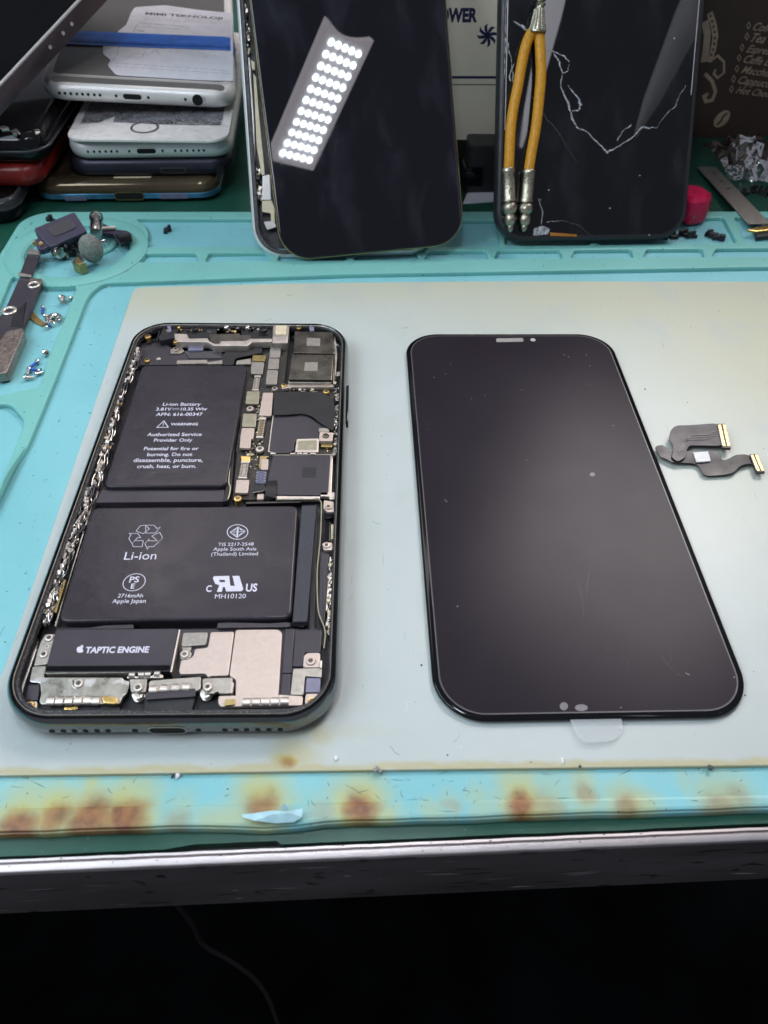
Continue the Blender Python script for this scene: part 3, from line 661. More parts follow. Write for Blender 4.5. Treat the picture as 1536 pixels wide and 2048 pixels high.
poly('F', [(1168, 694), (1290, 694), (1288, 716), (1240, 770), (1204, 812), (1176, 802), (1160, 768)], 4.8, .8, 'rose', 'corner_bracket', rnd=.5)
poly('F', [(1284, 416), (1304, 420), (1300, 480), (1284, 480)], 5.2, 1.5, 'steel', 'grounding_clip', rnd=.2)
screw(PF, ph, (1210, 424), 4.75, 1.15, 'rosy' if 'rosy' in M else 'rose', 'F'); screw(PF, ph, (1220, 758), 4.85, 1.0, 'gold', 'F')
screw(PF, ph, (164, 370), 4.0, 1.0, 'steel', 'F'); screw(PF, ph, (355, 640), 5.4, 1.05, 'steel', 'F')
poly('F', [(130, 302), (215, 298), (222, 318), (205, 335), (222, 360), (205, 404), (130, 410), (122, 360), (150, 330)], 3.95, .8, 'steel2', 'screw_bracket', rnd=.3)
def fingers(crop, pts, z, w_, d_, name='spring_fingers', m='steel', hh=.75):
    b = MB()
    for x, y in pts:
        X, Y = PF.L(x, y, z, crop)
        for k in range(1):
            L = []
            for i in range(9):
                a = math.pi*i/8; L.append([(X-w_/2, Y+d_/2*math.cos(a), z-.3+hh*math.sin(a)), (X+w_/2, Y+d_/2*math.cos(a), z-.3+hh*math.sin(a))])
            v = [p for l in L for p in l]; b.add(v, [[2*i, 2*i+1, 2*i+3, 2*i+2] for i in range(8)]+[[2*i for i in range(9)], [2*i+1 for i in range(9)]])
    return b.build(name, M[m], ph)
poly('F', [(446, 712), (955, 702), (1145, 714), (1140, 790), (462, 802), (440, 768)], 4.7, .9, 'rose', 'ground_plate', rnd=.4)
fingers('F', [(676, 762), (756, 760), (836, 758), (914, 756), (994, 754)], 4.9, 1.7, 2.0)
poly('F', [(496, 742), (584, 736), (580, 784), (492, 794)], 5.3, .7, 'brass', 'gold_pad', rnd=.3)
poly('F', [(312, 566), (556, 560), (560, 576), (546, 690), (450, 692), (440, 672), (400, 694), (330, 690), (312, 650)], 5.0, .9, 'steel2', 'screw_bracket', rnd=.4)
poly('F', [(552, 600), (572, 598), (560, 690), (540, 690)], 5.1, .9, 'rose', 'bracket_lip', rnd=.1)
def coil(crop, x, y, z0):
    X, Y = PF.L(x, y, z0, crop); b = MB()
    for k in range(3): b.lathe([(1.0, 0), (1.25, .12), (1.25, .3), (1.0, .42)], 18, Matrix.Translation((X, Y, z0+k*.62)))
    b.cyl(X, Y, z0-.5, z0+1.9, .75, 14); b.build('spring_post', M['steel'], ph)
coil('F', 350, 715, 2.6); coil('E', 1190, 745, 2.6)
# charging port block
poly('P', [(291, 1384), (391, 1376), (388, 1404), (381, 1427), (288, 1431)], 4.0, 1.8, 'blk', 'port_block', rnd=.3)
poly('P', [(291, 1384), (391, 1376), (390, 1393), (291, 1399)], 4.7, 1.2, 'blkmt', 'port_cover', rnd=.3)
poly('P', [(297, 1366), (301, 1361), (402, 1353), (401, 1378), (391, 1382), (300, 1386)], 4.5, .9, 'steel2', 'port_bracket', rnd=.4)
fingers('P', [(306.5, 1378), (328, 1376.5), (350.5, 1375), (372, 1373.5)], 4.8, 1.6, 2.0)
poly('E', [(1082, 566), (1300, 560), (1310, 545), (1385, 548), (1398, 566), (1380, 578), (1084, 582)], 4.6, .9, 'steel', 'spring_plate', rnd=.2)
fingers('E', [(1130, 556), (1210, 553), (1265, 551), (1345, 545)], 4.7, 1.2, 1.4, hh=.9)
poly('E', [(1106, 590), (1254, 586), (1244, 690), (1232, 700), (1134, 702), (1118, 690)], 5.0, .8, 'steel2', 'screw_bracket', rnd=.3)
screw(PF, ph, (1178, 664), 5.2, 1.1, 'steel', 'E')
# left board
poly('E', [(252, 612), (276, 482), (392, 475), (372, 574), (1044, 576), (1062, 602), (1104, 604), (1088, 700), (1042, 748), (1022, 800), (348, 804), (336, 772), (352, 720), (342, 622)], 4.3, .9, [mat('board_steel', (.40, .38, .33), .36, 1, .22, 1.8, .14, .2, .4, fleck=((.62, .59, .57), 2.6, .60))], 'board_shield', rnd=.4)
fingers('E', [(436, 772), (512, 772), (592, 770), (670, 768), (752, 767), (818, 770)], 4.6, 1.55, 2.2)
poly('E', [(872, 744), (884, 730), (1000, 742), (990, 800), (882, 790)], 5.1, .8, 'gold', 'gold_pad', rnd=.4)
screw(PF, ph, (672, 628), 4.35, 1.1, 'steel', 'E')
poly('E', [(612, 578), (626, 578), (624, 640), (660, 668), (640, 672), (612, 650)], 4.45, .4, 'steel', 'bracket_lip', rnd=.1)
poly('E', [(386, 206), (470, 204), (402, 462), (288, 474), (320, 344), (348, 270)], 4.4, .9, 'steel2', 'side_bracket', rnd=.3)
screw(PF, ph, (420, 240), 4.4, 1.0, 'steel', 'E'); screw(PF, ph, (374, 380), 4.4, 1.0, 'steel', 'E')
b = MB(); X, Y = PF.L(400, 312, 4.4, 'E'); b.ring(circ(X, Y, .55), circ(X, Y, .32), 4.3, 4.5); b.build('bracket_hole', M['steel'], ph)
poly('E', [(200, 784), (316, 776), (312, 880), (276, 886), (216, 832)], 4.7, .8, 'steel', 'corner_bracket', rnd=.5)
screw(PF, ph, (258, 816), 4.8, 1.0, 'gold', 'E')
poly('E', [(238, 640), (340, 632), (330, 716), (318, 770), (214, 772)], 3.8, .9, 'blkmt', 'corner_block', rnd=.2)
poly('E', [(328, 812), (1010, 806), (1030, 880), (310, 886)], 3.4, 1.0, 'blk', 'lower_rail', rnd=.1)
poly('E', [(548, 826), (664, 822), (660, 848), (545, 850)], 3.9, .8, 'gold', 'gold_contact', rnd=.1)
poly('F', [(450, 812), (1140, 800), (1030, 838), (450, 842)], 3.6, 1.0, 'blk', 'lower_rail', rnd=.1)
# ---- main board
poly('B', [(280, 600), (350, 470), (540, 360), (740, 365), (690, 830), (1235, 830), (1235, 1990), (480, 2040), (130, 2045), (180, 1560), (170, 1500), (210, 1260)], 3.4, 1.2, 'pcb', 'main_board', rnd=.2)
def cans(lst):
    for cr, pts, z, m, nm in lst: poly(cr, pts, z, .8, m, nm, rnd=.3, bev=.1)
cans([('B', [(546, 368), (660, 370), (646, 512), (530, 512)], 4.5, 'greycan', 'connector_cover'), ('B', [(526, 520), (640, 522), (630, 636), (514, 636)], 4.5, 'greycan', 'connector_cover'),
      ('B', [(508, 644), (626, 650), (610, 802), (490, 800)], 4.5, 'greycan', 'connector_cover'), ('B', [(352, 484), (496, 490), (482, 552), (345, 544)], 4.7, 'brass', 'gold_tab'),
      ('B', [(338, 556), (476, 562), (458, 690), (330, 685)], 4.6, 'greycan', 'connector_cover'), ('B', [(290, 876), (428, 874), (414, 1012), (272, 1010)], 4.6, 'olive', 'connector_cover'),
      ('B', [(250, 1114), (396, 1116), (382, 1260), (234, 1256)], 4.6, 'olive', 'connector_cover'), ('B', [(235, 1270), (374, 1274), (356, 1392), (215, 1390)], 4.4, 'rose', 'connector_cover'),
      ('B', [(222, 1362), (336, 1364), (326, 1490), (210, 1486)], 4.9, 'rose', 'connector_cover'), ('B', [(462, 890), (572, 890), (552, 1140), (420, 1136)], 4.7, 'rose', 'connector_cover'),
      ('B', [(178, 1828), (316, 1830), (300, 1972), (160, 1968)], 4.6, 'rose', 'connector_cover'), ('B', [(446, 1600), (522, 1605), (516, 1720), (440, 1720)], 4.4, 'rose', 'connector_cover'),
      ('B', [(402, 1980), (478, 1980), (470, 2040), (396, 2040)], 4.4, 'rose', 'connector_cover'),
      ('B', [(222, 1574), (330, 1574), (320, 1640), (232, 1640)], 4.0, 'gold', 'gold_tab'), ('B', [(430, 1570), (530, 1574), (500, 1600), (436, 1720), (420, 1700)], 4.0, 'brass', 'gold_tab')])
def connector(crop, q, z, core='brass', name='board_connector'):
    """long connector: steel end caps, pins down both sides; q = (x0,y0,x1,y1,half width px)"""
    x0, y0, x1, y1, hw = q; a, c = V(PF.L(x0, y0, z, crop)), V(PF.L(x1, y1, z, crop)); e = PF.L(x0+hw, y0, z, crop); wd = 2*(V(e)-a).length
    d = c-a; rot = math.atan2(d.y, d.x)-math.pi/2; m_ = (a+c)/2; ln = d.length; b = MB()
    b.box(m_.x, m_.y, z-.9, z-.1, wd, ln, .08, rot, 1); b.box(m_.x, m_.y, z-.5, z+.04, wd*.42, ln*.8, .06, rot, 2)
    for t in (0, 1): p = a.lerp(c, t); b.box(p.x, p.y, z-.7, z+.12, wd*1.05, ln*.12, .1, rot, 0)
    k = 9; dn = d.normalized(); nn = V((-dn.y, dn.x))
    for i in range(k):
        for s_ in (-1, 1):
            p = a.lerp(c, .13+.74*i/(k-1))+nn*(s_*wd*.36); b.box(p.x, p.y, z-.5, z+.06, wd*.22, ln*.045, .02, rot, 0)
    return b.build(name, [M['steel'], M['blk'], M[core]], ph)
connector('B', (405, 715, 380, 860, 34), 4.3, 'steel2'); connector('B', (460, 1170, 428, 1368, 36), 4.3, 'brownfl'); connector('B', (272, 1640, 244, 1806, 44), 4.3, 'steel2')
screw(PF, ph, (325, 1066), 4.3, 1.15, 'rose', 'B'); screw(PF, ph, (430, 1500), 4.6, 1.25, 'steel', 'B'); screw(PF, ph, (590, 850), 4.6, 1.0, 'steel2', 'B'); screw(PF, ph, (688, 815), 4.7, .95, 'gold', 'B')
screw(PF, ph, (192, 2036), 4.9, 1.1, 'gold', 'B', 1.6); screw(PF, ph, (1145, 884), 4.3, 1.0, 'gold', 'B'); screw(PF, ph, (850, 195), 6.2, .8, 'gold', 'B')
poly('B', [(395, 1734), (504, 1736), (492, 1870), (384, 1866)], 4.6, .8, 'chip', 'blue_grey_chip', rnd=.1)
b = MB()
for i in range(4):
    for x_ in (400, 488):
        X, Y = PF.L(x_-i*3, 1752+i*30, 4.6, 'B'); b.box(X, Y, 4.3, 4.68, .5, .28, .05)
b.build('chip_legs', M['steel2'], ph)
# camera pair
cm = poly('B', [(806, 228), (1216, 238), (1234, 470), (790, 462)], 6.5, 3.6, 'darksteel', 'camera_module', rnd=.4, bev=.2)
cm2 = poly('B', [(772, 474), (1224, 480), (1206, 752), (736, 746)], 6.6, 3.6, 'darksteel', 'camera_module', rnd=.4, bev=.25)
poly('B', [(938, 300), (1082, 303), (1076, 388), (932, 386)], 6.52, .1, 'greycan', 'etched_patch', rnd=0, bev=0, par=cm)
poly('B', [(916, 562), (1056, 562), (1050, 656), (906, 654)], 6.62, .1, 'greycan', 'etched_patch', rnd=0, bev=0, par=cm2)
poly('B', [(734, 752), (1206, 758), (1200, 786), (736, 786)], 5.6, 2.0, 'steel', 'camera_lip', rnd=.1, bev=.2, par=cm2)
poly('B', [(664, 800), (720, 806), (740, 796), (1200, 800), (1240, 812), (1240, 830), (760, 832), (720, 842), (664, 850)], 4.7, 1.0, 'rose', 'camera_bracket', rnd=.3)
poly('B', [(1222, 232), (1240, 240), (1262, 480), (1240, 800), (1216, 770), (1232, 480)], 5.0, 2, 'steel2', 'camera_bracket', rnd=.1)
poly('B', [(1252, 668), (1350, 650), (1352, 700), (1332, 760), (1318, 712), (1270, 714), (1256, 720)], 6.0, .8, 'greycan', 'side_clip', rnd=.2)
# flexes and covers
poly('B', [(580, 880), (1040, 878), (1120, 896), (1180, 930), (1220, 990), (1240, 1060), (1236, 1200), (1215, 1300), (1080, 1215), (1000, 1150), (940, 1126), (880, 1116), (700, 1130), (575, 1130)], 5.4, .35, 'flex', 'camera_flex', rnd=.5, bev=.12)
poly('B', [(575, 1136), (700, 1134), (930, 1128), (1050, 1212), (1182, 1262), (1062, 1300), (1060, 1380), (826, 1386), (800, 1440), (796, 1510), (740, 1542), (600, 1544), (530, 1524)], 4.7, .9, 'blkmt', 'board_cover', rnd=.3)
b = MB(); b.stroke(PF.P([(574, 1140), (552, 1300), (540, 1400), (524, 1526), (600, 1548)], 4.6, 'B'), .28, 4.68); flatten_up(b.build('cover_edge', M['steel'], ph))
pl = poly('B', [(826, 1388), (1064, 1382), (1058, 1532), (806, 1532)], 4.9, .9, 'steel', 'board_shield', rnd=.4)
poly('B', [(845, 1410), (1045, 1405), (1040, 1505), (835, 1508)], 4.93, .1, 'olive', 'etched_patch', rnd=.1, bev=0, par=pl)
poly('B', [(1074, 1312), (1220, 1320), (1210, 1412), (1064, 1412)], 5.2, 1.2, 'rose', 'screw_block', rnd=.1)
poly('B', [(1066, 1270), (1178, 1272), (1176, 1312), (1062, 1310)], 5.0, 1.0, 'steel2', 'screw_block', rnd=.1)
screw(PF, ph, (1140, 1358), 5.2, 1.05, 'darksteel', 'B')
poly('B', [(1092, 1436), (1212, 1440), (1208, 1478), (1086, 1474)], 4.2, .6, 'brass', 'gold_tab', rnd=.1)
b = MB()
for q in ((1155, 1500), (1155, 1524)): X, Y = PF.L(*q, 3.5, 'B'); b.cyl(X, Y, 3.2, 3.75, .25, 10, .1)
b.build('gold_dots', M['gold'], ph)
c2 = poly('B', [(572, 1572), (1188, 1566), (1164, 1996), (600, 1990), (486, 1984), (520, 1800)], 4.8, .9, 'blkmt', 'board_cover', rnd=.4)
poly('B', [(890, 1694), (1042, 1694), (1034, 1806), (880, 1806)], 4.83, .1, 'blk', 'etched_patch', rnd=0, bev=0, par=c2)
poly('B', [(1190, 1562), (1216, 1562), (1200, 1968), (1166, 1966)], 4.9, 1.0, 'steel', 'cover_edge', rnd=.05)
poly('B', [(560, 1556), (1220, 1552), (1218, 1562), (566, 1566)], 4.6, .9, 'steel2', 'cover_edge', rnd=.02)
b = MB()
for x0, x1 in ((540, 600), (756, 812), (830, 880), (892, 940), (972, 1030)):
    p = PF.P([(x0, 1538), (x1, 1536), (x1, 1552), (x0, 1554)], 4.9, 'B'); b.prism(ccw(p), 4.2, 4.9, .1)
b.build('solder_tabs', M['steel'], ph)
poly('B', [(600, 2000), (1080, 2004), (1080, 2030), (600, 2034)], 4.5, 1.4, 'steel', 'bottom_strip', rnd=.1, bev=.2)
poly('B', [(1080, 1962), (1240, 1964), (1236, 2040), (1180, 2040), (1176, 2010), (1080, 2006)], 4.8, 1.0, 'steel', 'corner_clip', rnd=.2)
b = MB()
xs_ = [(540, 2040, 3.6), (543, 2010, 5.2), (548, 1960, 5.5), (552, 1900, 5.5), (556, 1850, 5.2), (556, 1835, 4.6)]
pts = []
for x, y, z in xs_: X, Y = PF.L(x, y, z, 'B'); pts.append((X, Y, z))
b.strip(pts, 2.9, .25); b.build('flex_loop', M['flex'], ph)
poly('B', [(372, 1880), (480, 1876), (500, 1930), (470, 1960), (350, 1972)], 4.5, .4, 'flex', 'black_flex', rnd=.4)
b = MB(); pts = [(350, 1972, 4.6), (400, 1960, 4.8), (460, 1955, 5.0), (490, 1930, 5.2)]
b.tube([(*PF.L(x, y, z, 'B'), z) for x, y, z in pts], .14, 6, smooth=2); b.build('flex_edge', M['steel2'], ph)
# foil edge beside the upper cell
b = MB(); pts = [(1330, 1375), (1300, 1600), (1275, 1865), (1300, 1900), (1290, 1985), (1270, 2040)]
b.tube([(*PF.L(x, y, 5.0, 'A'), 5.0) for x, y in pts], .16, 6, smooth=1); b.build('cable_edge', M['cream'], ph)
poly('A', [(1330, 1400), (1345, 1400), (1310, 1900), (1270, 2060), (1210, 2060), (1250, 1900)], 4.6, 1.6, 'blk', 'cell_gap_wall', rnd=.05)
# ---- top module
poly('A', [(330, 360), (560, 345), (700, 430), (1290, 470), (1290, 590), (340, 590), (285, 620)], 3.6, 1.0, 'blkmt', 'top_film', rnd=.3)
poly('A', [(720, 542), (1046, 534), (1050, 574), (716, 580)], 4.3, .8, 'steel2', 'film_clip', rnd=.1)
poly('A', [(1048, 560), (1210, 540), (1210, 580), (1050, 582)], 4.1, .8, 'steel2', 'film_clip', rnd=.1)
poly('A', [(800, 440), (1210, 440), (1200, 520), (850, 520)], 4.0, .4, 'flexg', 'sensor_flex', rnd=.6)
poly('A', [(1240, 450), (1300, 400), (1500, 390), (1640, 380), (1640, 460), (1350, 520), (1330, 590), (1210, 590)], 4.6, .35, 'flex', 'sensor_flex', rnd=.6)
poly('B', [(180, 545), (330, 520), (330, 580), (170, 585)], 4.3, .5, 'steel2', 'film_clip', rnd=.2)
b = MB(); X, Y = PF.L(522, 526, 3.7, 'A'); b.lathe([(.75, 3.5), (.7, 3.8), (.4, 4.0), (.02, 4.05)], 16, Matrix.Translation((X, Y, 0))); b.build('film_stud', M['steel2'], ph)
poly('A', [(590, 165), (1420, 155), (1420, 300), (700, 300), (540, 330), (520, 300)], 5.6, 3.4, 'blk', 'sensor_housing', rnd=.3)
poly('B', [(-40, 155), (370, 155), (580, 175), (560, 330), (-40, 330)], 5.6, 3.4, 'blk', 'sensor_housing', rnd=.3)
poly('A', [(690, 252), (830, 258), (850, 305), (1056, 302), (1066, 330), (1130, 360), (1430, 352), (1470, 360), (1470, 384), (1120, 386), (1050, 346), (700, 342)], 6.4, 2.4, 'steel', 'sensor_bracket', rnd=.3, bev=.2)
poly('B', [(0, 335), (280, 330), (330, 308), (560, 306), (556, 340), (340, 348), (290, 388), (0, 376)], 6.45, 2.4, 'steel', 'sensor_bracket', rnd=.3, bev=.2)
poly('A', [(1064, 262), (1400, 250), (1400, 345), (1130, 350), (1070, 320)], 6.1, 1.6, 'darksteel', 'sensor_plate', rnd=.3)
poly('B', [(0, 265), (330, 270), (330, 306), (280, 328), (0, 330)], 6.12, 1.6, 'darksteel', 'sensor_plate', rnd=.3)
poly('A', [(838, 384), (1010, 380), (1004, 430), (842, 434)], 4.6, .6, 'tape', 'purple_tape', rnd=.1)
poly('A', [(650, 420), (770, 400), (800, 440), (760, 468), (650, 466)], 4.2, .6, 'steel2', 'screw_tab', rnd=.3)
screw(PF, ph, (706, 425), 4.4, 1.0, 'rose', 'A'); screw(PF, ph, (408, 288), 6.0, 1.1, 'gold', 'A', 1.4); screw(PF, ph, (400, 545), 4.2, .95, 'gold', 'A'); screw(PF, ph, (704, 345), 6.5, .8, 'gold', 'A')
def dome(crop, x, y, z, r, m, name, zs=.8):
    X, Y = PF.L(x, y, z, crop); b = MB(); b.cyl(X, Y, z-1.6, z-.2, r*.72, 16); b.ball((X, Y, z), r, 18, 10, (1, 1, zs)); return b.build(name, M[m], ph, 60)
dome('A', 1256, 190, 6.8, .95, 'chrome', 'contact_stud'); dome('B', 70, 190, 6.8, .95, 'chrome', 'contact_stud'); dome('B', 298, 192, 6.8, .9, 'chrome', 'contact_stud')
dome('A', 742, 190, 6.6, .55, 'gold', 'contact_stud'); dome('A', 1350, 236, 6.3, .5, 'gold', 'contact_stud'); dome('B', 160, 232, 6.3, .5, 'gold', 'contact_stud')
def lens(crop, x, y, z, r):
    X, Y = PF.L(x, y, z, crop); b = MB()
    b.lathe([(r*1.25, z-2.2), (r*1.25, z-1.2), (r, z-1.1), (r, z-.1), (r*.94, z), (r*.72, z), (r*.66, z-.35)], 24, Matrix.Translation((X, Y, 0)))
    o = b.build('lens_barrel', M['blk'], ph, 40); g = MB(); g.ball((X, Y, z-.3), r*.66, 16, 8, (1, 1, .35)); g.build('lens_glass', M['navyglass'], o, 60)
lens('B', 468, 200, 7.1, 1.45); lens('A', 915, 195, 6.8, 1.1)
poly('B', [(572, 168), (748, 160), (728, 356), (560, 358)], 6.4, 3.0, 'steel2', 'sensor_can', rnd=.3, bev=.2)
poly('B', [(600, 166), (722, 164), (712, 262), (594, 264)], 6.6, .6, 'cream', 'flood_emitter', rnd=.4, bev=.15)
poly('B', [(566, 285), (728, 285), (722, 350), (560, 352)], 6.47, .3, 'steel', 'can_lip', rnd=.3, bev=.12)
poly('B', [(960, 170), (1010, 172), (1016, 222), (968, 224)], 6.3, 1.4, 'tape', 'corner_tape', rnd=.4)
poly('A', [(615, 165), (655, 165), (660, 230), (620, 235)], 6.3, 1.4, 'tape', 'corner_tape', rnd=.4)
b = MB(); b.tube([(*PF.L(x, y, 5.2, 'A'), 5.2) for x, y in [(500, 345), (520, 280), (540, 210), (590, 140)]], .22, 6, smooth=2); b.build('antenna_wire', M['blk'], ph)
# ---- cluttered rails between cells and gasket
random.seed(21)
def rail(name, path, n, crop, z, spread, ms, smin=.3, smax=1.2):
    pts = [V(PF.L(*cp(crop, *q), z)) for q in path]; seg = [(a, b_, (b_-a).length) for a, b_ in zip(pts, pts[1:])]; tot = sum(s_[2] for s_ in seg); b = MB()
    for i in range(n):
        t = random.random()*tot
        for a, b_, l in seg:
            if t <= l: break
            t -= l
        p = a.lerp(b_, t/l); d = (b_-a).normalized(); nn = V((-d.y, d.x)); p = p+nn*random.uniform(-spread, spread)
        L_ = random.uniform(smin, smax*1.8); w_ = random.uniform(.15, .6); rot = math.atan2(d.y, d.x)+random.choice((0, 0, 0, .5, -.5, 1.57)); zz = z+random.uniform(-.9, .35)
        k = random.random()
        if k < .7: b.box(p.x, p.y, zz-.8, zz, L_, w_, .09, rot, random.randrange(len(ms)))
        elif k < .88: b.cyl(p.x, p.y, zz-.8, zz, random.uniform(.3, .6), 14, .12, random.randrange(len(ms)))
        else:
            q = p+d*L_; b.tube([(p.x, p.y, zz-.3), (p.x+nn.x*.3, p.y+nn.y*.3, zz+.25), (q.x, q.y, zz)], .12, 6, random.randrange(len(ms)), 2)
    return b.build(name, [M[m] for m in ms], ph)
LP_ = [(300, 420), (235, 640), (130, 850), (60, 1060), (5, 1300), (-75, 1600), (-160, 1900)]
LC_ = [(575, 60), (520, 280), (450, 460), (330, 800), (250, 980), (130, 1380)]
def springs(name, path, crop, z, n, spread, seed):
    random.seed(seed); pts = [V(PF.L(*cp(crop, *q), z)) for q in path]; tot = sum((b_-a).length for a, b_ in zip(pts, pts[1:]))
    def at(t):
        t *= tot
        for a, b_ in zip(pts, pts[1:]):
            l = (b_-a).length
            if t <= l: d = (b_-a)/l; return a+d*t, d
            t -= l
        return pts[-1], (pts[-1]-pts[-2]).normalized()
    b = MB()
    for off, zz, r in ((-.95, 0, .16), (.75, .25, .13), (1.1, -.4, .18)):      # long bent wires and rails
        q = []
        for i in range(70):
            p, d = at(i/69); nn = V((-d.y, d.x)); w = p+nn*(off+.22*math.sin(i*.9+off*5)+random.uniform(-.1, .1)); q.append((w.x, w.y, z+zz+.2*math.sin(i*.61)))
        b.tube(q, r, 6, 0)
    for i in range(n):                                                        # bent contact springs
        p, d = at((i+random.uniform(.1, .9))/n); nn = V((-d.y, d.x)); o = random.uniform(-.6, .6)*spread; l = random.uniform(1.2, 3.4); k = random.random(); mi = random.choice((0, 0, 1, 1, 2))
        c = p+nn*o
        if k < .5:
            prof = [(0, -.4), (.12, .25), (.35, .5), (.6, .2), (.8, .45), (1, -.3)]; w = random.uniform(.3, .6)
            L = []
            for t, h in prof:
                q = c+d*(l*(t-.5)); L.append([(q.x+nn.x*w, q.y+nn.y*w, z+h), (q.x-nn.x*w, q.y-nn.y*w, z+h), (q.x-nn.x*w, q.y-nn.y*w, z+h-.12), (q.x+nn.x*w, q.y+nn.y*w, z+h-.12)])
            b.loops(L, mi=mi)
        elif k < .75: b.box(c.x, c.y, z-1, z+random.uniform(-.1, .3), l, random.uniform(.5, .9), .12, math.atan2(d.y, d.x), mi)
        elif k < .9:
            b.lathe([(.75, -.6), (.75, .1), (.6, .3), (.3, .3), (.25, .1), (.02, .1)], 14, Matrix.Translation((c.x, c.y, z+.1)), mi)
        else:
            q = c+d*l; b.tube([(c.x, c.y, z), (c.x+nn.x*.5, c.y+nn.y*.5, z+.5), (q.x-nn.x*.4, q.y-nn.y*.4, z+.4), (q.x, q.y, z-.2)], .14, 6, 1, 2)
    for i in range(n//2):
        p, d = at(random.random()); nn = V((-d.y, d.x)); c = p+nn*random.uniform(-1, 1)*spread; b.box(c.x, c.y, z-1.2, z-.1, random.uniform(.8, 2.2), random.uniform(.4, .9), .1, math.atan2(d.y, d.x), 3)
    return b.build(name, [M['chrome'], M['steel'], M['rose'], M['blk']], ph, 40)
springs('side_rail_springs', LP_, 'A', 5.3, 44, 1.1, 51)
springs('side_rail_springs', LC_, 'C', 5.3, 34, 1.2, 52)
rail('side_rail_parts', LP_, 60, 'A', 5.2, .9, ['steel', 'chrome', 'blk', 'darksteel', 'gold'], .3, .8)
rail('side_rail_parts', LC_, 46, 'C', 5.2, .9, ['steel', 'chrome', 'blk', 'rose', 'olive'], .3, .8)
b = MB()
b.prism(ccw(PF.P([(672, 0), (690, 0), (640, 160), (560, 330), (250, 1400), (236, 1400)], 4.4, 'C')), 2.2, 4.4, .1)
b.build('side_wall', M['steel'], ph)
b = MB(); b.prism(ccw(PF.P([(270, 440), (290, 440), (170, 720), (150, 715)], 5.0, 'A')), 3, 5.0, .2); b.prism(ccw(PF.P([(110, 700), (150, 700), (50, 940), (20, 940)], 5.0, 'A')), 3.6, 4.9, .1, 0)
b.build('side_tube', M['tape'], ph)
b = MB(); b.prism(ccw(PF.P([(470, 415), (535, 430), (525, 470), (455, 458)], 5.3, 'C')), 4.3, 5.3, .1); b.build('black_strap', M['blk'], ph)
b = MB(); b.prism(ccw(PF.P([(285, 920), (310, 930), (200, 1260), (175, 1250)], 4.2, 'C')), 2.2, 4.2, .1); b.build('black_strap', M['blkgl'], ph)
b = MB(); b.prism(ccw(PF.P([(320, 950), (345, 955), (250, 1270), (225, 1265)], 4.6, 'C')), 3.2, 4.6, .1); b.build('pin_strip', M['brass'], ph)
b = MB(); b.prism(ccw(PF.P([(232, 890), (262, 895), (170, 1180), (140, 1175)], 4.8, 'C')), 3.2, 4.8, .1); b.build('side_clip', M['steel'], ph)
rail('side_rail_parts', [(1240, 760), (1270, 930), (1255, 1150), (1250, 1400), (1240, 1560)], 110, 'B', 5.4, .6, ['chrome', 'steel', 'steel2', 'blk'], .25, .7)
rail('side_rail_parts', [(1370, 700), (1360, 900), (1345, 1250), (1335, 1380)], 80, 'D', 5.4, .32, ['chrome', 'steel', 'blk', 'cream'], .25, .9)
rail('top_rail_parts', [(590, 215), (900, 215), (1390, 200), (1640, 210)], 80, 'A', 6.2, .6, ['gold', 'steel', 'blk', 'blk', 'chrome', 'blkgl'], .2, .6)
rail('board_components', [(480, 900), (430, 1140), (400, 1420), (330, 1540), (380, 1700)], 130, 'B', 4.2, 1.5, ['blk', 'steel2', 'brass', 'pcb', 'greycan', 'cream'], .15, .4)
rail('board_components', [(740, 850), (860, 858), (1060, 862)], 22, 'B', 4.3, .3, ['cream', 'steel', 'blk', 'olive'], .2, .5)
# right lower side
poly('D', [(1270, 640), (1345, 660), (1330, 1060), (1300, 1300), (1250, 1240), (1262, 900)], 4.4, 1.6, 'blkmt', 'antenna_module', rnd=.3)
poly('D', [(1150, 300), (1240, 300), (1215, 1330), (1300, 1400), (1290, 1500), (1160, 1500), (1180, 900)], 3.2, 1.0, 'blk', 'side_floor', rnd=.2)
poly('D', [(1300, 180), (1390, 196), (1392, 290), (1330, 290), (1294, 250)], 5.0, .8, 'rose', 'screw_bracket', rnd=.3)
poly('D', [(1300, 295), (1384, 300), (1380, 340), (1310, 345)], 4.4, .8, 'blkgl', 'bracket_foot', rnd=.3)
screw(PF, ph, (1342, 244), 5.05, .95, 'rose', 'D')
poly('D', [(1282, 578), (1300, 562), (1368, 562), (1380, 576), (1378, 632), (1300, 634)], 5.2, .8, 'rose', 'screw_bracket', rnd=.4)
screw(PF, ph, (1324, 592), 5.25, .95, 'steel', 'D')
poly('D', [(1310, 380), (1360, 376), (1352, 556), (1300, 560)], 4.5, 1.2, 'blkgl', 'side_module', rnd=.4)
poly('D', [(1366, 400), (1388, 398), (1384, 530), (1362, 540)], 5.0, 1.2, 'cream', 'side_pad', rnd=.2)
poly('D', [(1352, 690), (1366, 690), (1330, 1180), (1316, 1180)], 5.0, 1.6, 'steel', 'side_rail', rnd=.05)
b = MB(); pts = [(870, 178), (1240, 172), (1270, 184), (1280, 215), (1272, 500), (1252, 690), (1240, 800), (1238, 950), (1246, 1180), (1270, 1250), (1305, 1330), (1316, 1400), (1300, 1520)]
b.tube([(*PF.L(x, y, 4.9, 'D'), 4.9) for x, y in pts], .17, 8, smooth=2); b.build('antenna_cable', mat('dull_cream_jacket', (.30, .27, .18), .5), ph)
b = MB(); b.prism(ccw(PF.P([(590, 195), (1096, 186), (1100, 205), (592, 218)], 4.6, 'D')), 3.0, 4.6, .15); b.build('flex_shelf', M['blkgl'], ph)
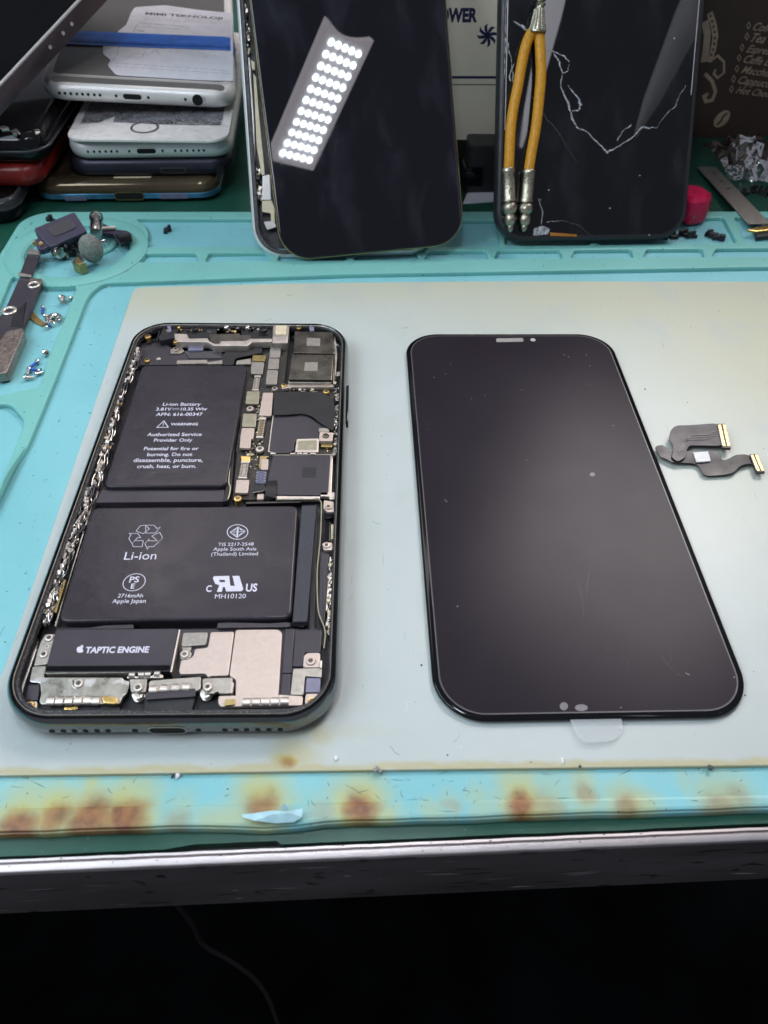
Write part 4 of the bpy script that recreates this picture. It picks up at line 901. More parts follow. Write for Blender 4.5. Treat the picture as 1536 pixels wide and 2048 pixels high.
# ================================================================== THE LOOSE DISPLAY PANEL
SF = flat(43.874, 146.028, 0, .0466558)
dp = thing('display_panel', SF, 'loose black phone display lying face up with two flex cables at its side', 'phone screen')
w_, h_, r_ = 70.2, 142.6, 11.2
g = MB(); L = []
for z, d in ((.15, .9), (.3, .45), (.6, .1), (.95, 0), (1.25, .12), (1.42, .38), (1.5, .75)):
    L.append([(x, y, z) for x, y in rrect(w_-2*d, h_-2*d, r_-d, 16)])
g.loops(L); g.build('cover_glass', M['blkgl'], dp, 60)
def filmmat():
    m, N, K, b = nodes_of('protective_film')
    tc = N.new('ShaderNodeTexCoord'); v = tc.outputs['Object']
    base = mixc(N, K, noise(N, K, v, 30, 3, .3, .7), (.0160, .0122, .0178), (.0185, .0142, .0205))
    base = mixc(N, K, noise(N, K, v, .9, 2, .79, .82), base, (.10, .10, .10))
    K.new(base, b.inputs['Base Color'])
    r = N.new('ShaderNodeMapRange'); r.inputs[3].default_value = .25; r.inputs[4].default_value = .275; b.inputs['Specular IOR Level'].default_value = .088; K.new(noise(N, K, v, 14, 5, .25, .75), r.inputs[0]); K.new(r.outputs[0], b.inputs['Roughness'])
    bp = N.new('ShaderNodeBump'); bp.inputs['Strength'].default_value = .06; bp.inputs['Distance'].default_value = .0001; K.new(noise(N, K, v, .35, 2), bp.inputs['Height']); K.new(bp.outputs[0], b.inputs['Normal'])
    return m
slot = rounded(ccw(SF.P([(401, 118), (514, 116), (516, 132), (402, 134)], 1.55, 'S')), .55, 5)
c0 = SF.L(555, 124, 1.55, 'S')
v, f = plate2d([rrect(w_-3.6, h_-3.4, r_-1.8, 12), slot, circ(*c0, .95, 20)], 1.42, 1.56, .03)
fm = MB().add(v, f).build('protective_film', filmmat(), dp, 30)
er = MB(); er.ring(rrect(w_-2.9, h_-2.7, r_-1.45, 14), rrect(w_-3.64, h_-3.44, r_-1.8, 14), 1.40, 1.535, bev=.03); er.build('film_edge', mat('film_edge_grey', (.065, .062, .068), .35, 0, .1, 4), dp)
MB().prism(inset(slot, .05), 1.3, 1.535).build('earpiece_mesh', mat('grey_mesh', (.28, .26, .25), .5, 0, .4, .4, 0, .8, .3), dp)
MB().prism(circ(*c0, .9, 20), 1.3, 1.54).build('sensor_hole', mat('pale_sensor_window', (.42, .42, .40), .4), dp)
for x, y, rx, ry in [(684, 652, 17, 17), (757, 658, 27, 14)]:
    MB().prism(SF.P([(x+rx*math.cos(a), y+ry*math.sin(a)) for a in [2*math.pi*i/20 for i in range(20)]], 1.57, 'T'), 1.5, 1.57).build('film_bubble', mat('film_bubble_grey', (.13, .125, .14), .4), dp)
MB().prism(SF.P([(803+11*math.cos(a), 686+8*math.sin(a)) for a in [2*math.pi*i/16 for i in range(16)]], 1.57, 'S'), 1.5, 1.57).build('film_bubble', bpy.data.materials['film_bubble_grey'], dp)
b = MB(); random.seed(4)
for pts in ([(792, 66), (784, 130), (776, 220)], [(738, 110), (756, 180), (768, 275)], [(1085, 432), (1120, 480), (1150, 506)], [(1120, 392), (1136, 470)]):
    b.stroke(SF.P(pts, 1.575, 'T'), [.01]+[.03]*(len(pts)-2)+[.01], 1.575)
b.stroke(SF.P([(1192, 512), (1200, 518), (1210, 521)], 1.575, 'T'), .18, 1.575)
for cr, x, y in [('S', 212, 224), ('S', 191, 266), ('S', 356, 355), ('S', 685, 187), ('S', 703, 195), ('S', 793, 234), ('S', 528, 625), ('S', 188, 793), ('S', 194, 799), ('S', 142, 281), ('S', 778, 187), ('T', 240, 235), ('T', 922, 657), ('T', 1395, 531), ('S', 298, 370), ('S', 508, 334), ('S', 890, 482)]:
    X, Y = SF.L(x, y, 1.58, cr); b.prism(circ(X, Y, random.uniform(.12, .24), 6, random.uniform(.1, .2)), 1.55, 1.6)
b.build('scratches_and_dust', mat('dust_grey', (.26, .26, .27), .8), dp)
# pull tab
tp = SF.P([(706, 690), (920, 684), (930, 745), (915, 780), (880, 800), (770, 808), (735, 775), (716, 735)], 1.0, 'T')
tb_ = MB(); tp = rounded(ccw(tp), 2.5, 4); tb_.prism(tp, 1.1, 1.2); tb_.build('pull_tab', M['film'], dp)
# flex cables
lowz = 1.1
def wavy(outline, z, th, amp, crop='S'):
    p = SF.P(outline, z, crop); p = rounded(ccw(p), 2.4, 6)
    b = MB(); b.prism(p, z-th, z, .05)
    x0 = min(q[0] for q in p); x1 = max(q[0] for q in p)
    b.v = [(x, y, zz+amp*math.sin((x-x0)/(x1-x0)*math.pi*3.0)) for x, y, zz in b.v]; return b
fl_ = wavy([(1062, 568), (1096, 564), (1112, 578), (1132, 592), (1330, 586), (1345, 628), (1372, 622), (1400, 606), (1462, 602), (1484, 676), (1472, 640), (1420, 650), (1392, 680), (1362, 686), (1266, 692), (1246, 640), (1134, 638), (1108, 622), (1086, 614)], 1.3, .25, .25).build('display_flex', M['flex'], dp)
up_ = wavy([(1160, 634), (1134, 616), (1142, 570), (1122, 540), (1128, 504), (1152, 482), (1200, 478), (1334, 474), (1350, 570), (1212, 562), (1196, 582), (1196, 614)], 2.0, .25, .2).build('touch_flex', M['flexg'], dp)
tr_ = MB()
for k, off in enumerate((0, 9, 18)):
    tr_.stroke(SF.P([(1165+off, 590-off*.3), (1180+off*.8, 555-off*.6), (1205+off*.4, 540-off), (1290, 536-off), (1306, 524-off), (1338, 522-off)], 2.25, 'S'), .22, 2.27)
flatten_up(tr_.build('traces', mat('flex_trace', (.14, .13, .135), .4), up_))
def bconn(pts, z, par, name='flex_connector'):
    p = SF.P(pts, z, 'S'); b = MB(); b.prism(ccw(p), z-.9, z, .1, 1)
    a, c, d, e = [V(q) for q in p]   # tl, tr, br, bl
    for t0, t1, mi, dz in ((.08, .38, 0, .16), (.62, .92, 0, .16)):
        q = [a.lerp(c, t0).lerp(e.lerp(d, t0), .06), a.lerp(c, t1).lerp(e.lerp(d, t1), .06), a.lerp(c, t1).lerp(e.lerp(d, t1), .94), a.lerp(c, t0).lerp(e.lerp(d, t0), .94)]
        b.prism(ccw([tuple(x) for x in q]), z-.1, z+dz, .05, mi)
    for i in range(12):
        for t0, t1 in ((-.02, .12), (.86, 1.04)):
            s0, s1 = .08+.84*i/12, .08+.84*(i+.5)/12
            q = [a.lerp(e, s0).lerp(c.lerp(d, s0), t0), a.lerp(e, s0).lerp(c.lerp(d, s0), t1), a.lerp(e, s1).lerp(c.lerp(d, s1), t1), a.lerp(e, s1).lerp(c.lerp(d, s1), t0)]
            b.prism(ccw([tuple(x) for x in q]), z-.3, z+.1, 0, 2)
    return b.build(name, [M['gold'], M['flexg'], M['steel2']], par)
bconn([(1324, 474), (1358, 474), (1382, 576), (1346, 574)], 2.4, up_); bconn([(1460, 602), (1490, 600), (1524, 676), (1490, 676)], 1.9, fl_)
st_ = SF.P([(1224, 594), (1286, 590), (1297, 630), (1238, 634)], 1.75, 'S'); MB().prism(ccw(st_), 1.3, 1.75).build('white_sticker', M['white'], fl_)

# ================================================================== THE TWO PHONES LEANING AT THE BACK
def leaning(x, y, z, yaw, lean, rot):
    cy, sy = math.cos(yaw), math.sin(yaw); u = V((cy, sy, 0)); b = V((-sy, cy, 0)); w = b*math.sin(lean)+V((0, 0, 1))*math.cos(lean)
    c, s = math.cos(rot), math.sin(rot); return Frame((x, y, z), u*c+w*s, w*c-u*s)
def smudged(nm, c1, c2):
    m, N, K, b = nodes_of(nm); tc = N.new('ShaderNodeTexCoord'); v = tc.outputs['Object']
    mp = N.new('ShaderNodeMapping'); mp.inputs['Scale'].default_value = (1, .45, 1); mp.inputs['Rotation'].default_value = (0, 0, .35); K.new(v, mp.inputs[0])
    f = noise(N, K, warp(N, K, mp.outputs[0], 16, 9), 15, 6, .46, .78)
    K.new(mixc(N, K, noise(N, K, v, .8, 3, .74, .79), mixc(N, K, f, c1, c2), (.06, .06, .065)), b.inputs['Base Color'])
    r = N.new('ShaderNodeMapRange'); r.inputs[3].default_value = .008; r.inputs[4].default_value = .05; K.new(f, r.inputs[0]); K.new(r.outputs[0], b.inputs['Roughness']); b.inputs['IOR'].default_value = 1.5
    return m
DF = leaning(-6.65, 265.2, 4.3, .07, .642, .086)
sc_ = thing('detached_screen', DF, 'glossy black screen leaning askew over a silver phone body, reflecting the lamp', 'phone screen')
def slab(w, h, r, t, d0=0, n=12, y0=0, cx=0, prof=None):
    """slab standing on y=y0, front face at z=0"""
    b = MB(); L = []
    for z, d in prof or ((-t, .5), (-t+.3, .1), (-.55, 0), (-.25, .12), (-.08, .4), (0, .8), (0, 1.2), (0, 2.4)):
        L.append([(x, y, z) for x, y in rrect(w-2*d, h-2*d, r-d, n, cx, y0+h/2)])
    return b.loops(L)
slab(70.5, 145, 11.5, 1.9).build('screen_glass', smudged('smudged_navy_glass', (.0036, .0036, .0066), (.019, .019, .028)), sc_, 60)
b = MB(); b.ring(rrect(71.0, 145.5, 11.7, 12, 0, 72.5), rrect(70.3, 144.8, 11.4, 12, 0, 72.5), -1.7, -.75, bev=.15); b.build('screen_bezel', M['brass'], sc_)
# silver body behind it
BFm = leaning(-6.65, 268.6, 1.2, .055, .625, .03)
q = BFm.L(494, 330, 0); cxo = q[0]+36.0
bd = thing('opened_silver_phone', BFm, 'opened silver phone body leaning behind the black screen, cream strips inside', 'phone')
b = MB(); L = []
for z, d in ((-7.4, 2.5), (-7, 1.2), (-6, .3), (-4.5, 0), (-3, 0), (-1.5, .3), (-.6, .9), (-.4, 1.3)): L.append([(x, y, z) for x, y in rrect(72-2*d, 146-2*d, 12-d, 12, cxo, 73)])
b.loops(L, caps=(1, 0)); b.build('silver_band', M['silver'], bd, 50)
b = MB(); b.ring(rrect(69.4, 143.4, 10.7, 12, cxo, 73), rrect(66.0, 140, 9, 12, cxo, 73), -3.2, -.6, bev=.3); b.build('gasket', M['glue'], bd)
b = MB(); b.prism(rrect(69, 143, 10.5, 10, cxo, 73), -6.9, -5.0); b.build('inner_floor', M['blk'], bd)
def bpoly(crop, pts, z1, h, m, name, rnd=.3, fr=BFm, par=bd): return poly(crop, pts, z1, h, m, name, fr, par, rnd, .15)
bpoly('M', [(78, 330), (118, 345), (146, 760), (152, 960), (128, 975), (112, 700)], -1.2, 2, 'pale', 'inner_rail')
bpoly('M', [(140, 440), (156, 460), (176, 700), (206, 1000), (208, 1050), (190, 1050), (160, 880)], -1.6, 2, 'cream', 'cream_strip')
bpoly('M', [(125, 360), (148, 372), (150, 420), (132, 415)], -1.3, 1.4, 'cream', 'cream_clip', .1)
bpoly('M', [(196, 1055), (240, 1045), (246, 1200), (192, 1200)], -1.6, 2, 'pale', 'connector_plate')
bpoly('M', [(192, 1205), (250, 1200), (268, 1250), (270, 1340), (246, 1330), (244, 1280), (192, 1270)], -1.9, 1.4, 'cream', 'inner_bracket')
bpoly('M', [(202, 1330), (262, 1325), (280, 1360), (222, 1380)], -1.7, 1.5, 'pale', 'screw_plate')
b = MB(); random.seed(31)
for i in range(46):
    t = random.random(); x = 84+30*t+random.uniform(-8, 16); y = 20+320*random.random(); X, Y = BFm.L(74+(y/340)*30+random.uniform(-4, 22), y, -1.5, 'M'); b.box(X, Y, -3, -1.3+random.uniform(-.6, .3), random.uniform(.3, .9), random.uniform(.4, 1.6), .1, random.uniform(-.5, .5), random.randrange(3))
b.build('upper_rail_parts', [M['steel'], M['blk'], M['cream']], bd); b = MB()
for i in range(36):
    y = random.uniform(960, 1200); X, Y = BFm.L(150+(y-960)*.12+random.uniform(-14, 26), y, -2, 'M'); b.box(X, Y, -3.5, -1.6+random.uniform(-.8, .2), random.uniform(.3, 1), random.uniform(.4, 1.6), .1, random.uniform(-.6, .6), random.randrange(3))
b.build('lower_rail_parts', [M['steel'], M['blk'], M['cream']], bd)
# hairline cracks and smudges on the leaning screen stay faint
# cracked black phone on the right ------------------------------------------------
CF = leaning(79.8, 280.5, 3.2, .105, .553, -.01)
ck = thing('cracked_phone', CF, 'black phone leaning with cracked glass and an orange cord charm over it', 'phone')
b = MB(); L = []
for z, d in ((-8, 2.2), (-7.6, 1.0), (-6.5, .2), (-5, 0), (-2.2, 0), (-.8, .25), (-.15, .8), (0, 1.4)): L.append([(x, y, z) for x, y in rrect(77.4-2*d, 158-2*d, 11.5-d, 12, 0, 79)])
b.loops(L); b.build('black_case', M['blk'], ck, 50)
b = MB(); b.prism(rrect(73.6, 154, 9.5, 12, 0, 79), -.5, .06, .2); gl = b.build('cracked_glass', smudged('smudged_black_glass', (.0035, .0035, .005), (.017, .017, .021)), ck)
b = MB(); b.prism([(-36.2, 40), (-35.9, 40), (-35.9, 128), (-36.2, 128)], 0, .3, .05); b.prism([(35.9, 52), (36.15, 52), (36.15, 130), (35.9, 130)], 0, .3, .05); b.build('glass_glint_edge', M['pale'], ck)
def crack(pts, wds, crop='R', z=.13):
    b = MB(); p = CF.P(pts, z, crop); q = [p[0]]; ww = [wds[0]]
    for i in range(len(p)-1):
        a, c = V(p[i]), V(p[i+1])
        for k in range(1, 5):
            t = k/4; m_ = a.lerp(c, t); j = .28 if k < 4 else 0; q.append((m_.x+random.uniform(-j, j), m_.y+random.uniform(-j, j))); ww.append((wds[min(i, len(wds)-1)]*(1-t)+wds[min(i+1, len(wds)-1)]*t)*random.uniform(.6, 1.3))
    return q, ww
random.seed(14)
cr_ = MB()
paths = [([(492, 236), (530, 240), (560, 290), (572, 350), (566, 410), (600, 480), (616, 545), (640, 596), (700, 626), (745, 676), (782, 716)], [.2, .3, .65, .3, .55, .8, .7, .5, .4, .45, .6]),
         ([(782, 716), (840, 684), (905, 640), (945, 596), (1012, 600), (1050, 548), (1105, 496), (1120, 450), (1150, 400)], [.75, .4, .45, .6, .13, .16, .28, .15, .2]),
         ([(606, 300), (596, 335), (570, 345)], [.2, .3, .2]), ([(530, 240), (580, 262), (606, 290)], [.3, .5, .3]), ([(600, 400), (640, 450), (660, 490), (650, 515), (620, 520)], [.2, .6, .7, .5, .3]),
         ([(345, 100), (385, 122), (410, 150)], [.3, .8, .5]), ([(320, 200), (335, 300), (345, 400)], [.4, .2, .3]), ([(345, 300), (325, 360), (330, 380)], [.3, .5, .4]),
         ([(470, 520), (540, 600), (640, 760)], [.08, .05, .03]), ([(460, 930), (480, 990), (475, 1050)], [.2, .4, .3]), ([(500, 1040), (580, 1034), (650, 1056), (715, 1108)], [.3, .06, .06, .05]), ([(830, 660), (850, 620), (895, 585)], [.4, .3, .5]), ([(410, 440), (480, 500), (470, 560)], [.05, .06, .04])]
for pts, wd in paths:
    q, ww = crack(pts, wd); cr_.stroke(q, ww, .14)
    L_ = len(q)
    if max(wd) > .8:
        for i in range(1, L_-1, 1):
            if random.random() < .55:
                x, y = q[i]; k = random.uniform(.25, .8)*ww[i]; cr_.add([(x+random.uniform(-1, 1)*k, y+random.uniform(-1, 1)*k, .15+random.uniform(0, .2)) for _ in range(4)], [[0, 1, 2], [1, 2, 3]])
for cr2, x, y in [('R', 1096, 180), ('R', 935, 822), ('R', 795, 975), ('R', 980, 1100), ('R', 510, 890), ('R', 470, 935)]:
    X, Y = CF.L(x, y, .1, cr2); cr_.prism(circ(X, Y, .35, 7, .25), .05, .25)
flatten_up(cr_.build('crack_lines', M['shard'], gl, 10))
for pts in ([(440, 1070), (480, 1056), (515, 1072), (505, 1098), (435, 1104)],):
    b = MB(); b.prism(ccw(CF.P(pts, .1, 'R')), .05, .2); b.build('glass_shard', M['shard'], gl)
b = MB(); b.prism(ccw(CF.P([(515, 1088), (640, 1098), (640, 1108), (515, 1104)], .1, 'R')), .03, .18); b.build('amber_sliver', mat('amber_plastic', (.35, .14, .02), .3), gl)

# charm: orange cords with silver beads, hanging over the cracked phone
b0 = CF.L(*cp('R', 460, 60), 4); CHF = Frame(CF.o + CF.x*b0[0] + CF.y*b0[1], CF.x, CF.y)
ch = thing('cord_charm', CHF, 'charm of two orange waxed cords with engraved silver bead ends', 'phone charm')
def cpt(x, y, h): X, Y = CHF.L(x, y, h, 'R'); return (X, Y, h)
b = MB()
def along(p, q, prof, n=18, bb=None, flute=0):
    p, q = V(p), V(q); d = q-p; rot = d.to_track_quat('Z', 'Y').to_matrix().to_4x4(); M4 = Matrix.Translation(p) @ rot; ln = d.length
    bb = bb or MB(); bb.lathe([(r, t*ln) for r, t in prof], n, M4); return bb
c_top, c_bot = cpt(472, -30, 4), cpt(455, 156, 3.4)
bb = along(c_top, c_bot, [(1.2, 0), (1.4, .1), (2.1, .16), (1.3, .22), (2.2, .27), (1.5, .33), (1.7, .45), (2.3, .72), (3.1, .96), (3.0, 1.0), (1.0, .99)], 24)
nfl = 24; bb.v = [v for v in bb.v]
bb.build('bell_cap', M['antique'], ch)
# flutes on the bell
fl2 = MB(); A_, B_ = V(c_top), V(c_bot); ax = (B_-A_).normalized(); s1 = ax.orthogonal().normalized(); s2 = ax.cross(s1)
for k in range(14):
    a = 2*math.pi*k/14; dr = s1*math.cos(a)+s2*math.sin(a); fl2.tube([tuple(A_.lerp(B_, t)+dr*r) for t, r in ((.4, 1.6), (.72, 2.3), (.95, 3.05))], .3, 6)
fl2.build('bell_flutes', M['antique'], ch)
b = MB(); b.tube([cpt(*q) for q in [(430, 150, 2.6), (404, 200, 2.6), (382, 300, 2.5), (366, 400, 2.5), (344, 500, 2.4), (330, 600, 2.4), (326, 700, 2.4), (322, 800, 2.4)]], 1.95, 14, smooth=2); b.build('orange_cord', M['cord'], ch)
b = MB(); b.tube([cpt(*q) for q in [(464, 150, 2.8), (470, 240, 2.8), (474, 350, 2.7), (464, 460, 2.6), (450, 600, 2.5), (430, 700, 2.4), (414, 806, 2.4)]], 1.95, 14, smooth=2); b.build('orange_cord', M['cord'], ch)
beads = [(2.35, 0), (2.6, .02), (2.6, .06), (2.45, .08), (2.45, .46), (2.65, .48), (2.65, .515), (1.9, .53), (2.6, .56), (2.95, .62), (2.6, .68), (1.7, .715), (2.1, .74), (2.3, .80), (2.0, .86), (1.2, .90), (1.3, .93), (.7, .985), (.1, 1.0)]
along(cpt(318, 788, 2.7), cpt(330, 1088, 2.4), beads, 22).build('silver_end', M['antique'], ch)
along(cpt(416, 796, 2.7), cpt(392, 1086, 2.4), beads, 22).build('silver_end', M['antique'], ch)
# ================================================================== THE STACK OF OLD PHONES
def flatphone(w, l, t, r, prof=None, n=10):
    b = MB(); L = []
    for f_, d in prof or ((0, t*.34), (.06, t*.2), (.2, t*.06), (.5, 0), (.8, t*.06), (.94, t*.2), (1, t*.34)):
        L.append([(x, y, f_*t) for x, y in rrect(w-2*d, l-2*d, r-d, n, 0, l/2)])
    return b.loops(L)
def front_frame(pl_, pr_, z, tilt=0, extra_yaw=0):
    """frame from the two front bottom corners in the photograph at height z"""
    a, c = gz(*pl_, z), gz(*pr_, z); u = (c-a).normalized(); n = V((0, 0, 1)); y = n.cross(u)
    return Frame((a+c)/2, u, y*math.cos(tilt)+n*math.sin(tilt)), (c-a).length
def fport(fr, par, w, t, y0=0., holes=(), port=None, jack=None, zf=.5, m='hole_black', rim='silver', hr=.55):
    """holes (x list) and a socket (x, width) in the front end of a flat phone, centred at height zf*t"""
    b = MB()
    for x in holes: b.lathe([(hr, -.1), (hr*.9, .06), (.01, .065)], 12, Matrix.Translation((x, y0-.01, zf*t)) @ RX, 0)
    if jack: b.lathe([(jack[1]*1.2, -.1), (jack[1]*1.15, .1), (jack[1], .1), (.01, .02)], 20, Matrix.Translation((jack[0], y0-.01, zf*t)) @ RX, 0)
    if b.v: b.build('speaker_holes', bpy.data.materials[m], par)
    if port:
        x, pw, phh = port; b = MB(); o_ = [(x+p, y0-.08, zf*t+q_) for p, q_ in rrect(pw, phh, phh/2-.02, 6)]; i_ = [(x+p, y0-.1, zf*t+q_) for p, q_ in rrect(pw-.8, phh-.8, phh/2-.42, 6)]; k_ = [(x+p, y0+.25, zf*t+q_) for p, q_ in rrect(pw, phh, phh/2-.02, 6)]
        n = len(o_); b.add(k_+o_+i_, [[k*n+i, k*n+(i+1) % n, (k+1)*n+(i+1) % n, (k+1)*n+i] for k in (0, 1) for i in range(n)], 0); b.add([(p[0], p[1]+.04, p[2]) for p in i_], [list(range(n))], 1)
        b.build('charging_port', [M[rim], bpy.data.materials[m]], par)
# bronze, lowest
z0 = GT+.02
f1, w1 = front_frame((72, 408), (440, 404), z0)
t1 = thing('bronze_phone', f1, 'bronze glossy phone with bluish highlight painted along its edge, lowest of the phone stack', 'phone', 'phones in the old stack')
flatphone(w1, 156, 9.2, 9).build('glossy_body', M['bronze'], t1, 50)
b = MB(); b.ring(rrect(w1+.25, 156.2, 9, 10, 0, 78), rrect(w1-1.5, 154.6, 8.2, 10, 0, 78), 2.0, 4.4, bev=.5); b.build('blue_edge_highlight', M['teal_gl'], t1)  # coloured ring stands in for the blue highlight on the glossy edge
fport(f1, t1, w1, 9.2, -.08, (), (1.0, 13, 3.6), None, .33, rim='brass')
b = MB(); b.box(20, -.05, 1.8, 4.0, 12, .5, .2); b.box(-22, -.05, 1.4, 3.2, 9, .5, .2); b.build('antenna_break', mat('slate_blue', (.12, .14, .22), .3), t1)
b = MB(); b.prism(rrect(16, 1.6, .5, 4, 3, 4.5), 9.0, 9.26, .1); b.build('brown_label', M['cream'], t1)
z0 += 9.25
# navy
f2, w2 = front_frame((150, 357), (452, 354), z0)
t2 = thing('navy_phone', f2, 'dark navy phone squeezed between the white phone and the bronze one', 'phone', 'phones in the old stack')
flatphone(w2+6, 140, 7.6, 10).build('navy_body', M['navy'], t2, 50)
fport(f2, t2, w2, 7.6, 0, (), (10, 11, 2.4), (30, 1.6), .4, rim='purple')
z0 += 7.65
# silver-white body with lifted cracked front
f3, w3 = front_frame((136, 322), (467, 318), z0)
t3 = thing('silver_phone', f3, 'silver phone whose white crazed front glass with round button lifts off', 'phone', 'phones in the old stack')
T3 = 7.3
flatphone(w3, 138, T3, 9.5).build('silver_body', M['silver'], t3, 50)
s3 = w3/330.
fport(f3, t3, w3, T3, -.02, [(x-300)*s3 for x in (179, 191, 202, 214, 225, 236, 260, 326, 351, 363, 375, 387, 398, 408)], ((294-300)*s3, 42*s3, 2.9), None, .5)
scn = MB()
for x in (258, 324): scn.lathe([(.8, -.1), (.75, .3), (.4, .35), (.02, .3)], 12, Matrix.Translation(((x-300)*s3, 2.0, T3-.6)) @ RX)
scn.build('end_screw', M['steel'], t3)
f3b, w3b = front_frame((128, 288), (456, 286), z0+T3+.9)
gl3 = MB(); L = []
f3l = Frame(f3b.o, f3b.x, f3b.y)
# the front glass is a part of the silver phone: express it in that phone's frame
def into(fr, q): d = q-fr.o; return (d.dot(fr.x), d.dot(fr.y), d.dot(fr.z))
def warp_z(x, y): return .7*math.sin((x/w3b+.5)*math.pi*1.3)+y*.035+(.9*max(0, 6-y)/6 if x < 0 else .2*max(0, 6-y)/6)
pw = rrect(w3b, 136, 9, 8, 0, 68)
for z, d in ((0, .3), (.15, 0), (.9, 0), (1.15, .3)): L.append([into(f3, f3b.o+f3b.x*x+f3b.y*y+f3b.z*(z+warp_z(x, y)*.6)) for x, y in inset(ccw(pw), d)])
gl3.loops(L, caps=(1, 0))
# top skin as a fine strip mesh so the bend shows smoothly
n = len(pw); ip = inset(ccw(pw), .3); cz = into(f3, f3b.o+f3b.y*68+f3b.z*(1.15+warp_z(0, 68)*.6)); gl3.add(L[-1]+[cz], [[i, (i+1) % n, n] for i in range(n)])
fg = gl3.build('white_front_glass', M['whitepl'], t3, 50)
zt = lambda x, y: 1.2+warp_z(x, y)*.6
cr3 = MB(); g0 = f3b.P([(143, 238), (157, 237), (240, 240), (345, 247), (440, 245)], 1.3); 
pts = [(-w3b/2+3.5, 17.5), (-w3b/2+20, 16.8), (0, 15.5), (w3b/2-16, 14.8), (w3b/2-4, 15.5), (w3b/2-4, 110), (-w3b/2+3.5, 110)]
cr3.prism(pts, 0, .1); cr3.v = [into(f3, f3b.o+f3b.x*x+f3b.y*y+f3b.z*(z+zt(x, y)+.12)) for x, y, z in cr3.v]; cr3.build('crazed_display', M['crackw'], fg)
hb3 = MB(); cx3, cy3 = f3b.L(290, 258, 1.2)
hb3.ring(circ(cx3, cy3, 5.9, 40), circ(cx3, cy3, 5.0, 40), 0, .2, bev=.05); hb3.v = [into(f3, f3b.o+f3b.x*x+f3b.y*y+f3b.z*(z+zt(x, y)-.02)) for x, y, z in hb3.v]
hb3.build('home_button_ring', mat('button_ring_grey', (.10, .09, .075), .4, .3), fg)
b = MB(); ckp = f3b.P([(136, 255), (146, 258), (165, 257), (205, 253), (240, 257)], 1.3); b.stroke(ckp, [.5, .3, .15, .1, .05], 0); b.prism([(ckp[0][0]-.6, ckp[0][1]-.4), (ckp[0][0]+1.6, ckp[0][1]-.2), (ckp[0][0]+.6, ckp[0][1]+.9)], 0, .02)
b.v = [into(f3, f3b.o+f3b.x*x+f3b.y*y+f3b.z*(z+zt(x, y)+.06)) for x, y, z in b.v]; b.build('front_crack', M['blk'], fg)
z0 += T3
# top phone, tipped a little: width axis falls to the right, back end low
vp = ray(430, -760).normalized(); T4 = 7.1
DD = 306.0
a = EYE + ray(79, 186)*DD
dr = ray(474, 206); k = (a-EYE).dot(vp)/dr.dot(vp); c_ = EYE + dr*k
f4 = Frame((a+c_)/2, c_-a, vp); w4 = (c_-a).length
if f4.z.z < 0: f4 = Frame(f4.o, c_-a, -vp)
f4 = Frame(f4.o - f4.z*3.2, f4.x, f4.y)
t4 = thing('grey_back_phone', f4, 'grey backed phone face down on the stack top, blue band and receipt round it', 'phone', 'phones in the old stack')
flatphone(w4, 158, T4, 10.5).build('aluminium_body', M['silver'], t4, 50)
b = MB()
b.prism(rrect(w4-8.5, 130, 3, 6, 0, 76), T4-.25, T4+.06, .1); b.build('grey_back', M['silvergrey'], t4)
b = MB(); b.prism(rrect(w4-10, 6.0, 2.6, 6, 0, 5.4), T4-.25, T4+.05, .08); b.build('grey_end_panel', M['silvergrey'], t4)
b = MB(); b.prism([(-w4/2+6, 8.7), (w4/2-6, 8.7), (w4/2-2, 10.2), (-w4/2+2, 10.2)], T4-.2, T4+.03); b.build('antenna_line', M['pale'], t4)
s4 = w4/395.
fport(f4, t4, w4, T4, -.02, [(x-277)*s4 for x in (118, 129, 140, 152, 163, 174, 186, 197, 229, 293, 368)], ((261-277)*s4, 41*s4, 3.0), ((393-277)*s4, 1.9), .5, hr=.62)
for x, y in ((404, 192),): X = (x-277)*s4; b = MB(); b.box(X, .1, T4*.45, T4*.7, 2.2, .4, .1); b.build('scuff', M['pale'], t4)
# receipt under the band
rc = [(270, 14), (330, 10), (400, 20), (470, 26), (474, 60), (478, 110), (476, 145), (472, 162), (400, 160), (300, 154), (232, 150), (215, 130), (222, 120), (206, 108), (206, 88), (232, 78), (236, 62), (252, 50), (262, 25)]
rp = f4.P([(x if x < 466 else 466, y) for x, y in rc], T4+.4); rp = rounded(ccw(rp), 1.5, 3)
b = MB(); b.prism(rp, T4+.25, T4+.36)
rcp = b.build('paper_receipt', M['paper'], None, fr=f4); tag(rcp, 'crumpled white printed receipt tucked under the blue rubber band', 'receipt')
b = MB(); zr = T4+.385
def f4t(s, x0, y0, x1, y1, ys=1.0, bold=.0): b.text(s, f4.L(x0/3, y0/3, zr), f4.L(x1/3, y1/3, zr), zr, 0, bold, ys)
f4t('MIMI TEKNOLOJI', 872, 80, 1335, 110, 1.0, .03)
def lines(x0, y0, x1, y1, n, gap, wd=.28):
    for k in range(n):
        random.seed(int(x0+y0+k*7)); X0 = x0
        while X0 < x1:
            X1 = min(x1, X0+random.uniform(18, 70)); t0 = (X0-x0)/(x1-x0); t1_ = (X1-x0)/(x1-x0)
            b.stroke([f4.L(X0/3, (y0+(y1-y0)*t0+k*gap)/3, zr), f4.L(X1/3, (y0+(y1-y0)*t1_+k*gap)/3, zr)], wd, zr); X0 = X1+random.uniform(6, 14)
lines(865, 104, 1330, 128, 2, 12, .22); lines(850, 142, 1130, 160, 2, 16); lines(820, 182, 870, 188, 1, 0, .7); lines(740, 272, 900, 262, 1, 0); lines(850, 275, 1160, 315, 2, 12, .2); lines(690, 378, 1380, 425, 2, 18, .26); lines(1180, 320, 1360, 345, 2, 14, .2)
